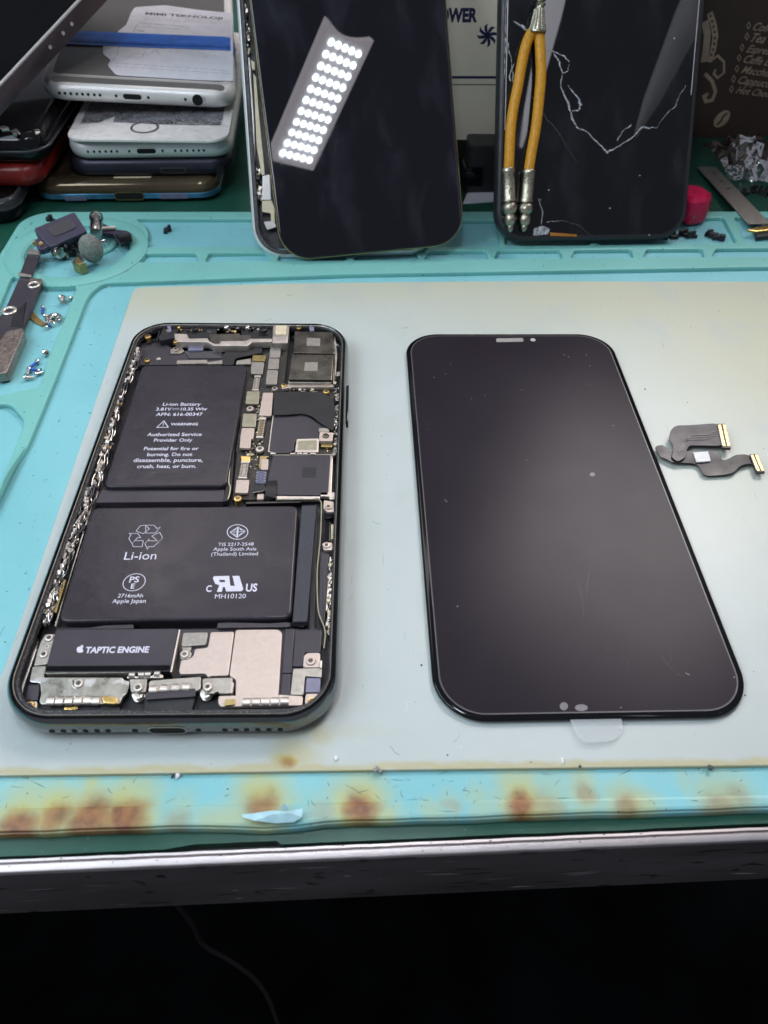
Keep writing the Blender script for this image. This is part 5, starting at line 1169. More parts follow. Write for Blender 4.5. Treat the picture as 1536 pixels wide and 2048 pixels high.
for pts in ([(845, 135), (820, 150), (800, 195)], [(735, 262), (712, 285), (700, 335)], [(845, 135), (1140, 165)], [(690, 345), (665, 378)], [(760, 350), (820, 320), (880, 330), (940, 300), (960, 330)], [(800, 352), (850, 345), (870, 310)]): b.stroke([f4.L(x/3, y/3, zr) for x, y in pts], .18, zr)
o = b.build('printed_text', M['inkgrey'], rcp); flatten_up(o)
# blue rubber band round the phone
b = MB()
for y0_, y1_ in ((198, 0), (214, 0), (232, 0), (246, 0), (256, 0)):
    pl_ = f4.L(140 if y0_ < 230 else 137, y0_/3, T4+.6); pr_ = f4.L(474, (y0_+38)/3, T4+.6)
    xl, xr = -w4/2-.4, w4/2+.4; yl, yr = pl_[1], pr_[1]
    pts = [(xl+3, yl, -.4), (xl, yl, 1), (xl, yl, T4*.55), (xl+.9, yl, T4+.25), (xl+5, yl+(yr-yl)*.1, T4+.62), (0, (yl+yr)/2+random.uniform(-.5, .5), T4+.62), (xr-5, yr, T4+.62), (xr-.9, yr, T4+.25), (xr, yr, T4*.55), (xr, yr, 1), (xr-3, yr, -.4)]
    w3_ = random.uniform(3.4, 5.0)
    v = []
    for p in pts: v += [(p[0], p[1]-w3_/2, p[2]), (p[0], p[1]+w3_/2, p[2])]
    b.add(v, [[2*i, 2*i+1, 2*i+3, 2*i+2] for i in range(len(pts)-1)])
rb = b.build('rubber_band', M['band_blue'], None, fr=f4); tag(rb, 'blue rubber band stretched round the grey phone and its receipt', 'rubber band')

# ================================================================== THE PILE AT THE FAR LEFT
def pile(name, corner, z, w, l, t, r, yaw, body, label, cat='phone'):
    c = gz(*corner, z); fr = Frame(c, (math.cos(yaw), math.sin(yaw), 0), (-math.sin(yaw), math.cos(yaw), 0)); fr = Frame(c-fr.x*(w/2), fr.x, fr.y)
    th = thing(name, fr, label, cat); flatphone(w, l, t, r).build('body', M[body], th, 50); return th, fr
q1, g1 = pile('black_cased_phone', (44, 452), GT+.02, 74, 150, 10.5, 9, .10, 'blkgl', 'glossy black phone in a clear case lying lowest in the left pile')
b = MB(); b.ring(rrect(74.6, 150.6, 9, 8, 0, 75), rrect(71, 147, 7, 8, 0, 75), 6.5, 10.9, bev=.6); b.build('clear_case', M['clear'], q1)
q2, g2 = pile('red_phone', (86, 380), 7.6, 76, 152, 9.2, 9, .02, 'red', 'red glossy phone lying in the left pile below black ones')
q3, g3 = pile('black_phone', (98, 333), 16.9, 74, 150, 12, 10, .05, 'blkgl', 'black glossy phone lying in the left pile on the red one')
b = MB(); b.ring(rrect(74.5, 150.5, 10, 8, 0, 75), rrect(70, 146, 8, 8, 0, 75), 5.2, 6.0, bev=.2); b.build('edge_seam', M['blkmt'], q3)
b = MB()
random.seed(8)
X, Y = g3.L(10, 262, 12.3)
for i in range(9): b.box(X+random.uniform(-5, 5), Y+random.uniform(-4, 4), 11.6, 12.4+random.uniform(0, .8), random.uniform(1, 4), random.uniform(.8, 2), .2, random.uniform(0, 3))
b.build('silver_fittings', M['chrome'], q3)
# big phone on top: right long edge runs from (0,232) to (215,0)
e0, e1 = gz(-30, 264, 31), gz(215, 0, 62); yv = (e1-e0).normalized(); xv = yv.cross(V((0, 0, 1))).normalized()
f5 = Frame(e0 - xv*39 - yv*25, xv, yv)
t5 = thing('large_black_phone', f5, 'large black phone with purple brown metal side, topmost of the left pile', 'phone')
slb = MB(); slb.prism(rrect(78, 164, 8, 8, 0, 82), 0, 7.6, .7); slb.build('metal_band', M['purple'], t5)
b = MB(); b.prism(rrect(76.2, 162.2, 7.3, 8, 0, 82), 7.2, 8.0, .35); b.build('screen_glass', mat('dull_black_glass', (.003, .003, .004), .32, 0, .3, 20, .05, spec=.05), t5)
b = MB(); b.ring(rrect(78.3, 164.3, 8.1, 8, 0, 82), rrect(76.0, 162, 7.2, 8, 0, 82), 7.0, 7.85, bev=.3); b.build('pale_edge', M['pale'], t5)
b = MB()
for px, py in ((116, 98), (162, 52), (143, 70)):
    X, Y = f5.L(px, py, 4); b.lathe([(.8, -.1), (.7, .15), (.02, .15)], 12, Matrix.Translation((39.0, Y, 3.6)) @ Matrix.Rotation(math.pi/2, 4, 'Y'))
b.build('side_screw', M['pale'], t5)

# ================================================================== BOXES BEHIND
def boxthing(name, m, x0, x1, y0, y1, z0, z1, yaw, label, part='carton_body'):
    fr = flat((x0+x1)/2, y0, z0, yaw); th = thing(name, fr, label, 'box')
    MB().prism([(-(x1-x0)/2, 0), ((x1-x0)/2, 0), ((x1-x0)/2, y1-y0), (-(x1-x0)/2, y1-y0)], 0, z1-z0, .5).build(part, M[m], th); return th, fr
gb, gbf = boxthing('grey_box', 'carton2', -40, 112, 372, 470, GT+.01, 13, .05, 'low grey box on the bench carrying the white carton')
wb, wbf = boxthing('white_box', 'carton', -30, 104, 352, 470, 13.1, 150, .05, 'white carton printed POWER in navy with a swirl emblem, behind leaning phones')
FR = Frame(wbf.o, wbf.x, V((0, 0, 1)))        # its front face: x across, y up, z towards the viewer
def face(items, par, m, frm, name='printed_text', crop='R', to=None):
    b = MB()
    for it in items:
        if it[0] == 't': b.text(it[1], frm.L(it[2], it[4], .0, crop), frm.L(it[3], it[5], .0, crop), .06, it[6] if len(it) > 6 else 0, it[7] if len(it) > 7 else 0, it[8] if len(it) > 8 else 1)
        elif it[0] == 's': b.stroke(frm.P(it[1], 0, crop), it[2], .06, it[3] if len(it) > 3 else False)
        elif it[0] == 'p': b.add([(x, y, .06) for x, y in frm.P(it[1], 0, crop)], [list(range(len(it[1])))])
    flatten_up_dir = b.build(name, M[m], None)
    for p in flatten_up_dir.data.polygons:
        if p.normal.z < 0: p.flip()
    # front-face coordinates (x, y up, z out) -> box coordinates (x, -z, y)
    for v in flatten_up_dir.data.vertices: x, y, z = v.co; v.co = (x, -z, y)
    flatten_up_dir.parent = par; return flatten_up_dir
star = []
for k in range(8):
    a = 2*math.pi*k/8+.1; c_, s_ = math.cos(a), math.sin(a)
    def rt2(r, t): return (222+(r*math.cos(a+t))*50, 166-(r*math.sin(a+t))*56)
    star.append(('p', [rt2(.15, .5), rt2(.5, .5), rt2(.85, .22), rt2(1.02, -.16), rt2(.72, -.06), rt2(.45, -.12), rt2(.15, -.6)]))
star.append(('p', [(222+14*math.cos(t), 166-15*math.sin(t)) for t in [2*math.pi*i/16 for i in range(16)]]))
face([('t', 'POWER', -36, 176, 71, 70, 0, .05, 1.25)]+star+[('s', [(40, 362), (300, 362)], 1.0)], wb, 'inkblue', FR)
face([('s', [(40, 396), (300, 396)], .5)], wb, 'carton2', FR, 'fold_line')
# black thing and paper below, between the phones
b = MB(); c0_ = gz(963, 388, GT); X0 = c0_.x
bt = thing('black_adapter', flat(c0_.x, c0_.y, GT+.02, .05), 'black block shaped adapter standing between the two leaning phones', 'adapter')
MB().prism(rounded([(-7.5, 0), (9, 0), (9, 14), (-7.5, 14)], 2), 0, 21, 1).build('adapter_body', M['blk'], bt); MB().prism(rounded([(-9.5, -1), (0, -1), (0, 12), (-9.5, 12)], 2), 4, 12, 1).build('adapter_plug', M['blkgl'], bt)
pp = MB(); pq = [gz(*q, GT+.1) for q in ((925, 408), (940, 376), (1000, 362), (1000, 404))]; pp.add([(p.x, p.y, GT+.12+i) for i, p in zip((0, .6, 1.4, .2), pq)]+[(p.x, p.y, GT+.02+i) for i, p in zip((0, .6, 1.4, .2), pq)], [[0, 1, 2, 3], [4, 5, 6, 7], [0, 1, 5, 4], [1, 2, 6, 5], [2, 3, 7, 6], [3, 0, 4, 7]]); tag(pp.build('paper_scrap', M['paper']), 'white paper scrap lying on the bench between the leaning phones', 'paper')
# coffee carton
kb, kbf = boxthing('brown_box', 'brown', 106, 330, 410, 520, GT+.01, 190, .10, 'brown coffee carton printed with an italic list of drinks')
KR = Frame(kbf.o, kbf.x, V((0, 0, 1)))
ks = []
for s_, x, y, x1, y1 in [('Coffee', 1470, 122, 1582, 136), ('Tea', 1462, 174, 1526, 182), ('Espresso', 1440, 226, 1585, 244), ('Caffe Latte', 1426, 274, 1610, 300), ('Macchiato', 1416, 324, 1585, 348), ('Cappuccino', 1400, 372, 1600, 400), ('Hot Chocolate', 1390, 420, 1620, 450)]:
    ks.append(('t', s_, x, x1, y, y1, .35, .012)); d = 11
    X_ = x-26; Y_ = y-3; ks.append(('s', [(X_-8, Y_), (X_+2, Y_-16), (X_+9, Y_), (X_, Y_+16)], .35, True))
face(ks, kb, 'ink_brown', KR)
sw = []
sw.append(('s', [(1262, 60), (1280, 110), (1290, 170), (1280, 230), (1262, 290)], 2.6)); sw.append(('s', [(1262, 290), (1300, 260), (1330, 290), (1330, 340), (1300, 365), (1282, 345), (1290, 325)], 1.0))
sw.append(('s', [(1240, 345), (1275, 380), (1290, 430), (1275, 468), (1245, 476), (1236, 450), (1256, 440)], 1.6)); sw.append(('s', [(1240, 100), (1252, 160), (1246, 230), (1236, 290)], 3.2))
face(sw, kb, 'ink_brown', KR, 'printed_scroll')
dots = [('p', [(x+5*math.cos(t), y+8*math.sin(t)) for t in [2*math.pi*i/8 for i in range(8)]]) for x, y in [(1266, 75), (1274, 100), (1281, 125), (1286, 150), (1287, 178), (1284, 205), (1278, 232), (1270, 256)]]
_f = face(dots, kb, 'brown', KR, 'printed_beads')
for v in _f.data.vertices: v.co.y -= .00008
bean = [(1320+40*math.cos(t)*.95+8*math.sin(t), 556-38*math.sin(t)-14*math.cos(t)) for t in [2*math.pi*i/24 for i in range(24)]]
face([('p', bean)], kb, 'ink_brown', KR, 'printed_bean')
_f = face([('s', [(1345, 530), (1325, 545), (1318, 562), (1296, 585)], 1.1)], kb, 'brown', KR, 'bean_crease')
for v in _f.data.vertices: v.co.y -= .00008

# ================================================================== SMALL LOOSE THINGS
# crumpled clear bag
random.seed(17)
b = MB(); cs = [gz(*q, GT) for q in ((1400, 292), (1560, 282), (1570, 372), (1455, 362))]
nx, ny = 15, 12; G = []
for j in range(ny+1):
    for i in range(nx+1):
        u, v_ = i/nx, j/ny; p = (cs[3]*(1-u)+cs[2]*u)*(1-v_)+(cs[0]*(1-u)+cs[1]*u)*v_
        hgt = 12*math.sin(math.pi*min(1, u*1.0+.1))*math.sin(math.pi*v_)**.7
        G.append((p.x+random.uniform(-1.5, 1.5), p.y+random.uniform(-1.5, 1.5), GT+.2+max(0, hgt*random.uniform(.35, 1.15)+random.uniform(0, 1.2))))
b.add(G, [[j*(nx+1)+i, j*(nx+1)+i+1, (j+1)*(nx+1)+i+1, (j+1)*(nx+1)+i] for j in range(ny) for i in range(nx)])
bagm = bpy.data.materials.new('crinkled_bag_plastic'); bagm.use_nodes = True; _n = bagm.node_tree.nodes; _k = bagm.node_tree.links
_n.remove(_n['Principled BSDF']); _g = _n.new('ShaderNodeBsdfGlossy'); _g.inputs['Roughness'].default_value = .12; _t = _n.new('ShaderNodeBsdfTransparent'); _t.inputs[0].default_value = (.93, .94, .95, 1)
_f = _n.new('ShaderNodeFresnel'); _f.inputs[0].default_value = 1.75; _mx = _n.new('ShaderNodeMixShader'); _k.new(_f.outputs[0], _mx.inputs[0]); _k.new(_t.outputs[0], _mx.inputs[1]); _k.new(_g.outputs[0], _mx.inputs[2]); _k.new(_mx.outputs[0], _n['Material Output'].inputs[0])
_tc = _n.new('ShaderNodeTexCoord'); _nz = _n.new('ShaderNodeTexNoise'); _nz.inputs['Scale'].default_value = 260; _bp = _n.new('ShaderNodeBump'); _bp.inputs['Strength'].default_value = .7; _bp.inputs['Distance'].default_value = .0012; _k.new(_tc.outputs['Object'], _nz.inputs['Vector']); _k.new(_nz.outputs[0], _bp.inputs['Height']); _k.new(_bp.outputs[0], _g.inputs['Normal']); _k.new(_bp.outputs[0], _f.inputs['Normal'])
tag(b.build('plastic_bag', bagm, sharp=40), 'crumpled clear plastic bag lying on the bench before the brown carton', 'plastic bag')
b = MB(); random.seed(6); c = gz(1512, 388, GT)
for i in range(26): b.box(c.x+random.uniform(-7, 9), c.y+random.uniform(-4, 5), GT+.05, GT+.4+random.uniform(0, 3), random.uniform(.8, 3), random.uniform(.6, 2), .2, random.uniform(0, 3), random.randrange(2))
tag(b.build('metal_clip', [M['chrome'], M['blk']]), 'shiny metal clip with black parts right of the steel strip', 'clip')
# steel strip
a, c = gz(1412, 336, -2.2), gz(1518, 450, 1.2); d = (c-a).normalized(); s_ = d.cross(V((0, 0, 1))).normalized()
RF = Frame(a, d, s_ if d.cross(s_).z > 0 else -s_); ln = (c-a).length
rl = thing('steel_strip', RF, 'thin grey steel strip with holes lying over the mat corner', 'metal strip')
b = MB(); v, f = plate2d([[(0, -4.5), (ln, -4.8), (ln, 4.8), (0, 4.5)]]+[circ(8+9*i, .8, 1.1, 12) for i in range(3)], 0, .6, .1); b.add(v, f); b.build('strip_plate', M['greycan'], rl)
# magenta plastic piece
MF = flat(*gz(1398, 444, .6).to_tuple()[:2], .62, .5); mg = thing('magenta_tool', MF, 'magenta faceted plastic piece tucked beside the cracked phone', 'plastic tool')
b = MB(); pr_ = [(-9, 0), (2, -1.5), (12, 6), (12.5, 17), (4, 23), (-9, 20)]
pr_ = rounded(ccw([(x*.78, y*.7) for x, y in pr_]), 2, 3); b.loops([[(x*.94, y, 0) for x, y in pr_], [(x, y, .8) for x, y in pr_], [(x, y, 5) for x, y in pr_], [(x*.85, y*.88+1, 8.5) for x, y in pr_], [(x*.62, y*.7+2.5, 9.8) for x, y in pr_]]); b.build('faceted_body', M['magenta'], mg, 20)
b = MB(); random.seed(2)
for x, z in ((-4, 3.2), (-2.6, 4.4), (-1.4, 3.0)): b.box(x, .1, z-.7, z+.7, 1.5, .9, .2)
b.build('grey_scuff', M['greycan'], mg)
# black scraps under the cracked phone
b = MB(); random.seed(9); c = gz(1386, 474, -.8)
for i in range(15): b.box(c.x+random.uniform(-12, 12), c.y+random.uniform(-2, 2), -1, random.uniform(.2, 2), random.uniform(1.5, 5), random.uniform(.8, 2), .2, random.uniform(-.5, .5), random.randrange(8)//7)
tag(b.build('black_connector', [M['blk'], M['brass']]), 'small black connector piece lying on the mat right of the cracked phone', 'connector')
# brass tweezers tip at the right border
a, c = gz(1494, 466, .9), gz(1600, 452, 1.4)
TW = Frame(a, c-a, V((0, 0, 1)).cross(c-a)); tz = thing('brass_tweezers', TW, 'brass coloured tweezers tip entering at the right over the black cloth', 'tweezers')
b = MB(); b.prism([(0, .4), (3, -1.4), (26, -2), (26, 2), (3, 1.4)], .2, 1.2, .25); b.build('tweezers_arm', M['gold'], tz)
MB().prism([(2, -4), (30, -5), (30, 5), (6, 4)], -1.6, .1, .3).build('black_handle', M['blk'], tz)

# pile in the round tray ---------------------------------------------------
def LT(x, y, z): p = WORLD.L(x, y, z, 'L'); return (p[0], p[1])
# loudspeaker module
A_ = gz(*cp('L', 470, 395), 6.5); B_ = gz(*cp('L', 775, 265), 8.0); ux = (B_-A_).normalized(); uy = V((0, 0, 1)).cross(ux).normalized()*.86+V((0, 0, 1))*.42
SPF = Frame(A_, ux, uy); sp = thing('speaker_module', SPF, 'dark violet speaker module with grey membrane leaning in the round tray', 'speaker module')
ln = (B_-A_).length; hh = V(SPF.L(450, 195, 0, 'L'))[1] if True else 14
b = MB(); b.prism(rounded([(-1.5, -1), (ln, -1), (ln+.5, hh), (-2.5, hh)], 1.2), -3.4, 0, .4); b.build('module_case', M['violet'], sp)
b = MB(); b.prism(rounded([(2.2, 2), (ln-2.5, 2), (ln-2.2, hh-2), (1.5, hh-2)], 1.5), -.5, .35, .3); b.build('membrane', M['flexg'], sp)
b = MB(); b.prism(rounded([(-5, 0), (-1.5, -.5), (-1.8, hh-3), (-5, hh-5)], .8), -3.6, -.6, .3); b.build('side_ear', M['violet'], sp)
b = MB()
for y in (2, hh-7): b.lathe([(.9, -.7), (.8, .0), (.02, .05)], 12, Matrix.Translation((-3.4, y, 0)))
b.build('brass_eyelet', M['gold'], sp)
# grey sponge ball
c = gz(*cp('L', 822, 440), 5.6); SBF = flat(c.x, c.y, 0); b = MB(); b.ball((0, 0, 5.6), 4.5, 28, 18, (.98, .9, 1.22))
random.seed(3); b.v = [(x+random.uniform(-.08, .08), y+random.uniform(-.08, .08), z+random.uniform(-.08, .08)) for x, y, z in b.v]
sbl = b.build('sponge_ball', M['sponge'], None, 80, SBF); tag(sbl, 'grey speckled egg shaped sponge ball lying on the round tray', 'sponge ball')
# steel pin behind it
p0, p1 = V((*LT(870, 300, 7), 7)), V((*LT(870, 150, 8.5), 8.5)); b = MB(); along(p0, p1, [(2.2, 0), (2.3, .1), (2.3, .8), (2.0, .84), (2.6, .86), (2.6, .98), (2.0, 1.0)], 18, b); tag(b.build('steel_pin', M['chrome'], sharp=40), 'polished steel pin standing behind the grey sponge ball', 'pin')
# flex arm to the right with dark connector
b = MB(); pts = [LT(780, 190, 5), LT(900, 150, 5), LT(1040, 240, 4), LT(1150, 270, 3), LT(1190, 300, 3), LT(1180, 350, 3), LT(1090, 390, 3), LT(1040, 340, 3), LT(1020, 290, 3.5), LT(900, 270, 4)]
b.prism(rounded(ccw(pts), 1.2), 1.6, 2.8, .25); random.seed(12)
fa = b.build('flex_arm', M['violet']); tag(fa, 'dark flex piece stretching from the tray pile towards the right', 'flex cable')
b = MB(); p0, p1 = (*LT(905, 262, 3.4), 3.4), (*LT(1045, 250, 3.4), 3.4); b.tube([p0, p1], .8, 8); b.build('steel_bar', M['steel'], fa)
b = MB(); pts = [LT(1040, 300, 4), LT(1180, 300, 4), LT(1190, 340, 4), LT(1090, 400, 4)]; b.prism(ccw(pts), 2.6, 4, .4); b.build('connector_end', M['blkgl'], fa)
# small black parts heap
def heap(name, label, centre, n, sx, sy, zr, ms, seed, smax=3, cat='parts', crop='L'):
    random.seed(seed); b = MB(); c = gz(*cp(crop, *centre), zr[0])
    for i in range(n):
        x, y, z = c.x+random.uniform(-sx, sx), c.y+random.uniform(-sy, sy), random.uniform(*zr); k = random.random(); mi = random.randrange(len(ms))
        if k < .6: b.box(x, y, z-1.5, z, random.uniform(.8, smax), random.uniform(.6, smax*.6), .2, random.uniform(0, 3), mi)
        elif k < .85: b.lathe([(random.uniform(.5, 1.1), -1), (random.uniform(.5, 1.1), 0), (.3, .2), (.02, .1)], 12, Matrix.Translation((x, y, z)) @ Matrix.Rotation(random.uniform(-1, 1), 4, 'X'), mi)
        else: b.tube([(x, y, z), (x+random.uniform(-3, 3), y+random.uniform(-2, 2), z+random.uniform(0, 2)), (x+random.uniform(-4, 4), y+random.uniform(-2, 2), z)], .35, 6, mi, 1)
    o = b.build(name, [M[m] for m in ms]); tag(o, label, cat); return o
heap('camera_module', 'cluster of tiny black camera modules heaped below the speaker in the round tray', (640, 440), 46, 5, 7, (.5, 5), ['blk', 'blkgl', 'blk', 'steel2'], 41, 4, 'camera module')
heap('brass_contact', 'tiny brass contact piece stuck left of the speaker module', (370, 380), 14, 1.6, 3.6, (1.5, 3.5), ['gold', 'steel', 'brass'], 42, 2, 'contact')
heap('screen_latch', 'black latch piece peeking out behind the speaker module', (465, 165), 5, 1.6, 1, (3, 5), ['blk'], 43, 3, 'latch')
b = MB(); p0 = (*LT(500, 470, 2.5), 2.5); p1 = (*LT(560, 475, 3.2), 3.2); along(p0, p1, [(.4, 0), (2.2, .05), (2.3, .5), (1.8, .55), (1.8, 1), (.3, 1.0)], 20, b); tag(b.build('small_motor', M['chrome'], sharp=40), 'shiny small cylindrical motor in the tray beside black modules', 'motor')
pts = [LT(690, 520, 3), LT(715, 487, 4.5), LT(770, 550, 4), LT(720, 615, 2), LT(660, 590, 2)]
b = MB(); q0 = [(*p, 3.5) for p in pts]; b.prism(ccw(pts), -.6, 3.4, .4); tag(b.build('metal_can', M['brass']), 'brass coloured metal can lying at the tray front below the sponge ball', 'metal can')
b = MB(); pts = [LT(700, 510, 3.7), LT(716, 488, 3.7), LT(768, 552, 3.7), LT(745, 566, 3.7)]; b.prism(ccw(pts), 3.2, 3.75, .1); cz_ = b.build('bright_face', M['chrome'], bpy.data.objects['metal_can'])
b = MB(); c = V((*LT(935, 385, 2), 2)); b.ball(tuple(c), 1.4, 14, 8, (1, .6, 1.1)); tag(b.build('silver_button', M['chrome'], sharp=60), 'silver button standing right of the grey sponge ball', 'button')
# long loudspeaker strip leaving the picture on the left
STF = flat(*LT(300, 500, 2), 0, 0)
ls = thing('speaker_strip', STF, 'long dark flex strip with speckled steel end along the left border', 'flex strip')
def lpoly(pts, z1, h, m, name, rnd=.3, bev=.15): return poly('L', pts, z1, h, m, name, STF, ls, rnd, bev)
lpoly([(258, 462), (372, 470), (286, 690), (180, 660)], 2.2, .6, 'blkmt', 'flex_tail'); lpoly([(262, 440), (300, 440), (372, 470), (358, 492), (250, 478)], 2.9, .6, 'steel', 'tail_clip', .2); lpoly([(166, 652), (286, 676), (276, 692), (160, 676)], 2.9, .5, 'steel', 'tail_clip', .1)
lpoly([(180, 690), (284, 704), (376, 712), (380, 752), (210, 1150), (200, 1200), (-20, 1330), (-260, 1330), (40, 1000)], 2.0, 1.4, 'blkmt', 'strip_body', .5); lpoly([(270, 706), (378, 710), (378, 748), (340, 760), (264, 740)], 2.5, .6, 'rust', 'strip_head', .3)
X, Y = STF.L(305, 765, 2.4, 'L'); b = MB(); b.ring(circ(X, Y, 2.2, 24), circ(X, Y, 1.4, 24), 1.8, 2.7, bev=.25); X, Y = STF.L(82, 998, 2.4, 'L'); b.ring(circ(X, Y, 2.6, 24), circ(X, Y, 1.5, 24), 1.8, 2.7, bev=.25); b.build('screw_ring', M['steel'], ls)
lpoly([(120, 1030), (236, 920), (205, 1150), (90, 1140)], 2.15, .6, 'blk', 'strip_window', .2)
lpoly([(60, 1180), (196, 1152), (218, 1196), (60, 1560), (-60, 1580), (-60, 1340)], 3.0, 3.0, 'rust', 'steel_speaker', .6, .4)
lpoly([(200, 1160), (218, 1196), (62, 1566), (50, 1560)], 2.6, 3.0, 'brass', 'speaker_side', .2, .1)
# loose screws and bits -----------------------------------------------------
def loose_screw(p, d, ln, r, m, label, group=None, thr=True):
    """a little screw lying on the mat: head at p, shaft along d (radians)"""
    fr = flat(p[0], p[1], -.95, d); t = thing('loose_screw', fr, label, 'screw', group); b = MB(); R = Matrix.Rotation(math.pi/2, 4, 'Y')
    b.lathe([(.1, -.3), (r, -.25), (r*1.05, .1), (r*.9, .45), (.3, .5)], 14, Matrix.Translation((0, 0, r)) @ R); b.build('screw_head', M['chrome'], t)
    b = MB(); b.lathe([(r*.5, .4)]+[(r*(.45 if k % 2 else .58), .5+(ln-.6)*k/9) for k in range(10)]+[(.05, ln)], 12, Matrix.Translation((0, 0, r)) @ R); b.build('screw_shaft', M[m], t); return t
GS = 'tiny loose screws on the left of the mat'
SCR = [((575, 925), -1.2, 2.6, 1.5, 'steel2', 'largest loose screw beside the dividing rib, left of the sheet'), ((636, 908), 1.0, 1.6, .8, 'steel2', 'tiny dark screw touching the dividing rib of the mat'), ((392, 990), -1.3, 3.8, .75, 'blueth', 'screw with blue thread, upper one above the ring of metal'),
       ((415, 1062), -.4, 1.6, .8, 'steel', 'silver screw between the brown flex and the metal ring'), ((412, 1408), .3, 1.4, 1.25, 'steel2', 'lone round screw head lying above the blue thread screws'), ((348, 1480), -2.0, 3.6, .9, 'blueth', 'blue thread screw standing out at the top of the lower heap'),
       ((370, 1560), 3.0, 3.6, .9, 'blueth', 'blue thread screw lying flat in the lower heap'), ((270, 1545), -1.4, 3.0, .8, 'steel2', 'dark screw at the left of the lower heap'), ((240, 1625), .1, 2.6, .9, 'steel', 'silver screw lying at the bottom of the lower heap'), ((330, 1590), .5, 2.4, .8, 'chrome', 'bright silver screw in the middle of the lower heap'), ((425, 1170), 1.2, 3.0, .8, 'blueth', 'blue thread screw below the brown flex end')]
for (x, y), d, ln, r, m, lab in SCR: loose_screw(WORLD.L(x, y, -.9, 'L'), d, ln, r, m, lab, GS)
b = MB(); c = LT(490, 1090, -.5); b.ring(circ(c[0], c[1], 2.7, 24, 3.2), circ(c[0], c[1], 1.5, 24, 1.9), -.95, .8, 0, .3); random.seed(4)
for i in range(8): b.box(c[0]+random.uniform(-2, 2), c[1]+random.uniform(-3, 0), -.5, 1+random.uniform(0, .6), random.uniform(.6, 1.6), .7, .15, random.uniform(0, 3))
tag(b.build('metal_ring', M['chrome']), 'shiny metal camera ring among screws left of the rib', 'metal ring')
b = MB(); pts = [LT(262, 1040, -.6), LT(300, 1010, -.6), LT(345, 1060, -.6), LT(420, 1120, -.6), LT(380, 1142, -.6), LT(320, 1110, -.6), LT(260, 1060, -.6)]; b.prism(rounded(ccw(pts), .5), -.92, -.55, .08); tag(b.build('brown_flex', M['brownfl']), 'little brown flex strip lying below the dark speaker strip', 'flex')
b = MB(); c = LT(1125, 680, -.8); b.lathe([(1.3, -.2), (1.5, .5), (1.2, 1.0), (.02, .9)], 14, Matrix.Translation((c[0], c[1], -.8))); b.box(c[0]+1, c[1]+.6, -.9, .6, 1.4, .7, .1, .6); tag(b.build('loose_nut', M['steel2']), 'tiny steel nut lying on the mat in front of the round tray', 'nut')
b = MB(); c = LT(1350, 672, -.8); b.prism(rounded([(c[0]-2.6, c[1]-.9), (c[0]+2, c[1]-.4), (c[0]+2.4, c[1]+1), (c[0]-1, c[1]+.6)], .3), -.95, -.1, .2); tag(b.build('metal_flake', M['rust']), 'thin metal flake lying right of the tiny nut', 'metal flake')
b = MB(); c = WORLD.L(336, 462, -.8); b.box(c[0], c[1], -1, .8, 2.6, 1.5, .3, .7); b.box(c[0]-.6, c[1]-1.4, -1, .3, 1.6, 1.6, .3, .2); b.cyl(c[0]+.6, c[1]+.8, -.9, 1.4, .7, 10, .2); tag(b.build('dark_blue_clip', M['navy']), 'tiny dark blue clip lying in the back compartment of the mat', 'clip')
b = MB(); c = WORLD.L(757, 1541, -.6); random.seed(1)
for i in range(9): b.ball((c[0]+random.uniform(-.7, .7), c[1]+random.uniform(-.4, .4), -.5+random.uniform(0, .9)), random.uniform(.25, .5), 7, 5)
tag(b.build('lint_ball', mat('grey_lint', (.35, .34, .34), .9), sharp=60), 'grey lint ball at the front edge of the sheet', 'lint')
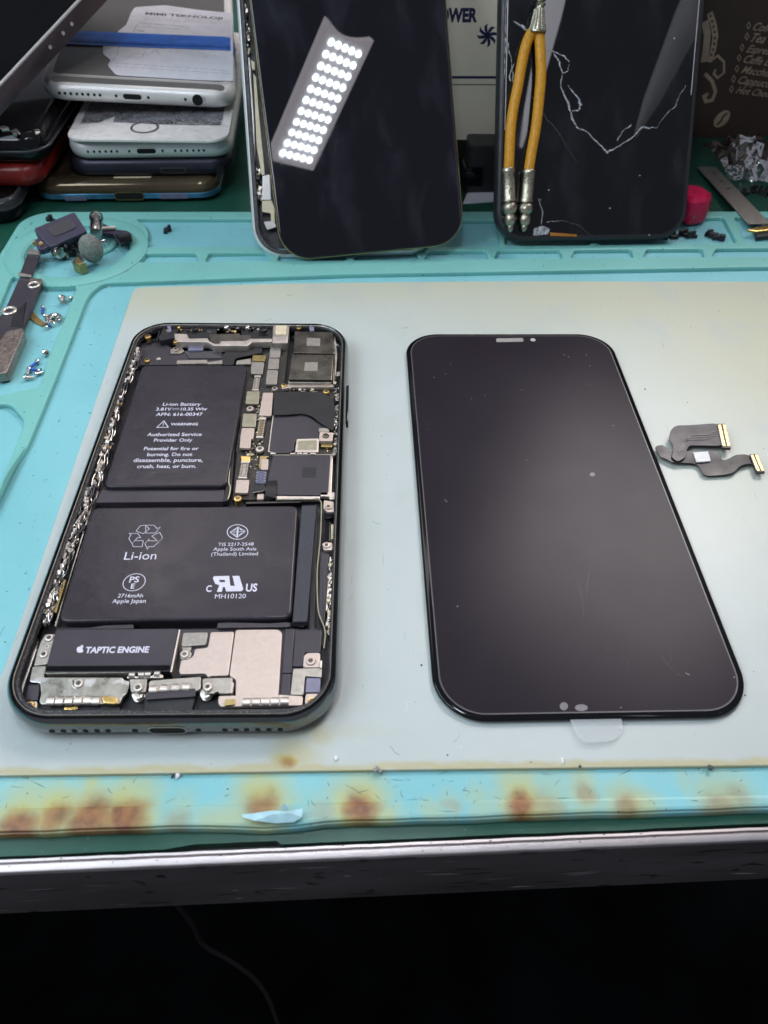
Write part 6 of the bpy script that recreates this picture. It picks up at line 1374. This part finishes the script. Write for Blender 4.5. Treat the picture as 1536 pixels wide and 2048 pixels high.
# crumbs and scratches scattered over mat and sheet
random.seed(77); b = MB()
def crumb(x, y, z, r, mi): b.ball((x, y, z), r, 6, 4, (random.uniform(.7, 1.5), random.uniform(.7, 1.5), .7), mi)
for (px, py, z, r, mi) in [(219, 574, -.8, .35, 0), (181, 688, -.8, .35, 0), (229, 565, -.8, .25, 1), (140, 673, -.8, .2, 1), (990, 1335, .1, .3, 1), (672, 1517, .1, .5, 0), (1125, 1522, .1, .55, 0), (345, 1552, -.7, .4, 1), (1420, 1535, 0, .5, 1), (1160, 1533, 0, .4, 1), (356, 1550, -.6, .7, 0), (1290, 778, .1, .25, 1), (1375, 805, .1, .2, 1), (1260, 1290, .1, .2, 1), (843, 1330, .1, .25, 1), (244, 445, .8, .25, 1), (1015, 463, -.8, .4, 1), (1090, 505, -.8, .5, 1), (895, 1510, .1, .2, 1)]:
    X, Y = WORLD.L(px, py, z); crumb(X, Y, z, r, mi)
for i in range(120):
    px, py = random.uniform(0, 1536), random.uniform(560, 1660); z = -.9 if px < 120 or py < 565 else .02 if py < 1530 else .7
    if 12 < px < 690 and 640 < py < 1470: continue
    if 815 < px < 1490 and 660 < py < 1445: continue
    X, Y = WORLD.L(px, py, z); crumb(X, Y, z, random.uniform(.05, .16), random.choice((0, 1, 1)))
for i in range(46):      # lint fibres
    px, py = random.uniform(0, 1536), random.uniform(580, 1640); z = -.93 if px < 110 else .04 if py < 1525 else -.2
    if (12 < px < 690 and 640 < py < 1470) or (815 < px < 1490 and 660 < py < 1445) or 1500 < py < 1620: continue
    X, Y = WORLD.L(px, py, z); a = random.uniform(0, 6.3); q = [(X, Y, z)]
    for k in range(6): a += random.uniform(-.5, .5); q.append((q[-1][0]+random.uniform(.2, .7)*math.cos(a), q[-1][1]+random.uniform(.2, .7)*math.sin(a), z+random.uniform(0, .06)))
    b.tube(q, .028, 4, random.choice((0, 1, 1)))
o = b.build('crumbs', [M['white'], mat('dark_crumb', (.06, .08, .07), .8)], sharp=60); tag(o, 'scattered white and dark crumbs and dust over the mat', 'crumbs', kind='stuff')
b = MB(); random.seed(78)
for i in range(46):
    px = random.uniform(0, 1536); py = random.uniform(1560, 1650)-.02*px; a = random.choice((random.uniform(.6, 1.4), random.uniform(-1.4, -.4), random.uniform(-.2, .2))); ln = random.uniform(6, 38)
    pts = [(px+ln*(t-.5)*math.cos(a)+3*math.sin(t*3+i), py+ln*(t-.5)*math.sin(a)*.6) for t in (0, .33, .66, 1)]
    z = -.27 if py > 1612-.0176*px+5 else -.97
    p = [MATF.L(x, y, z) for x, y in pts]; b.stroke(p, [.03, random.uniform(.06, .16), random.uniform(.06, .13), .02], z)
o = b.build('cut_marks', mat('cut_dark_teal', (.03, .10, .10), .6), mt); flatten_up(o)
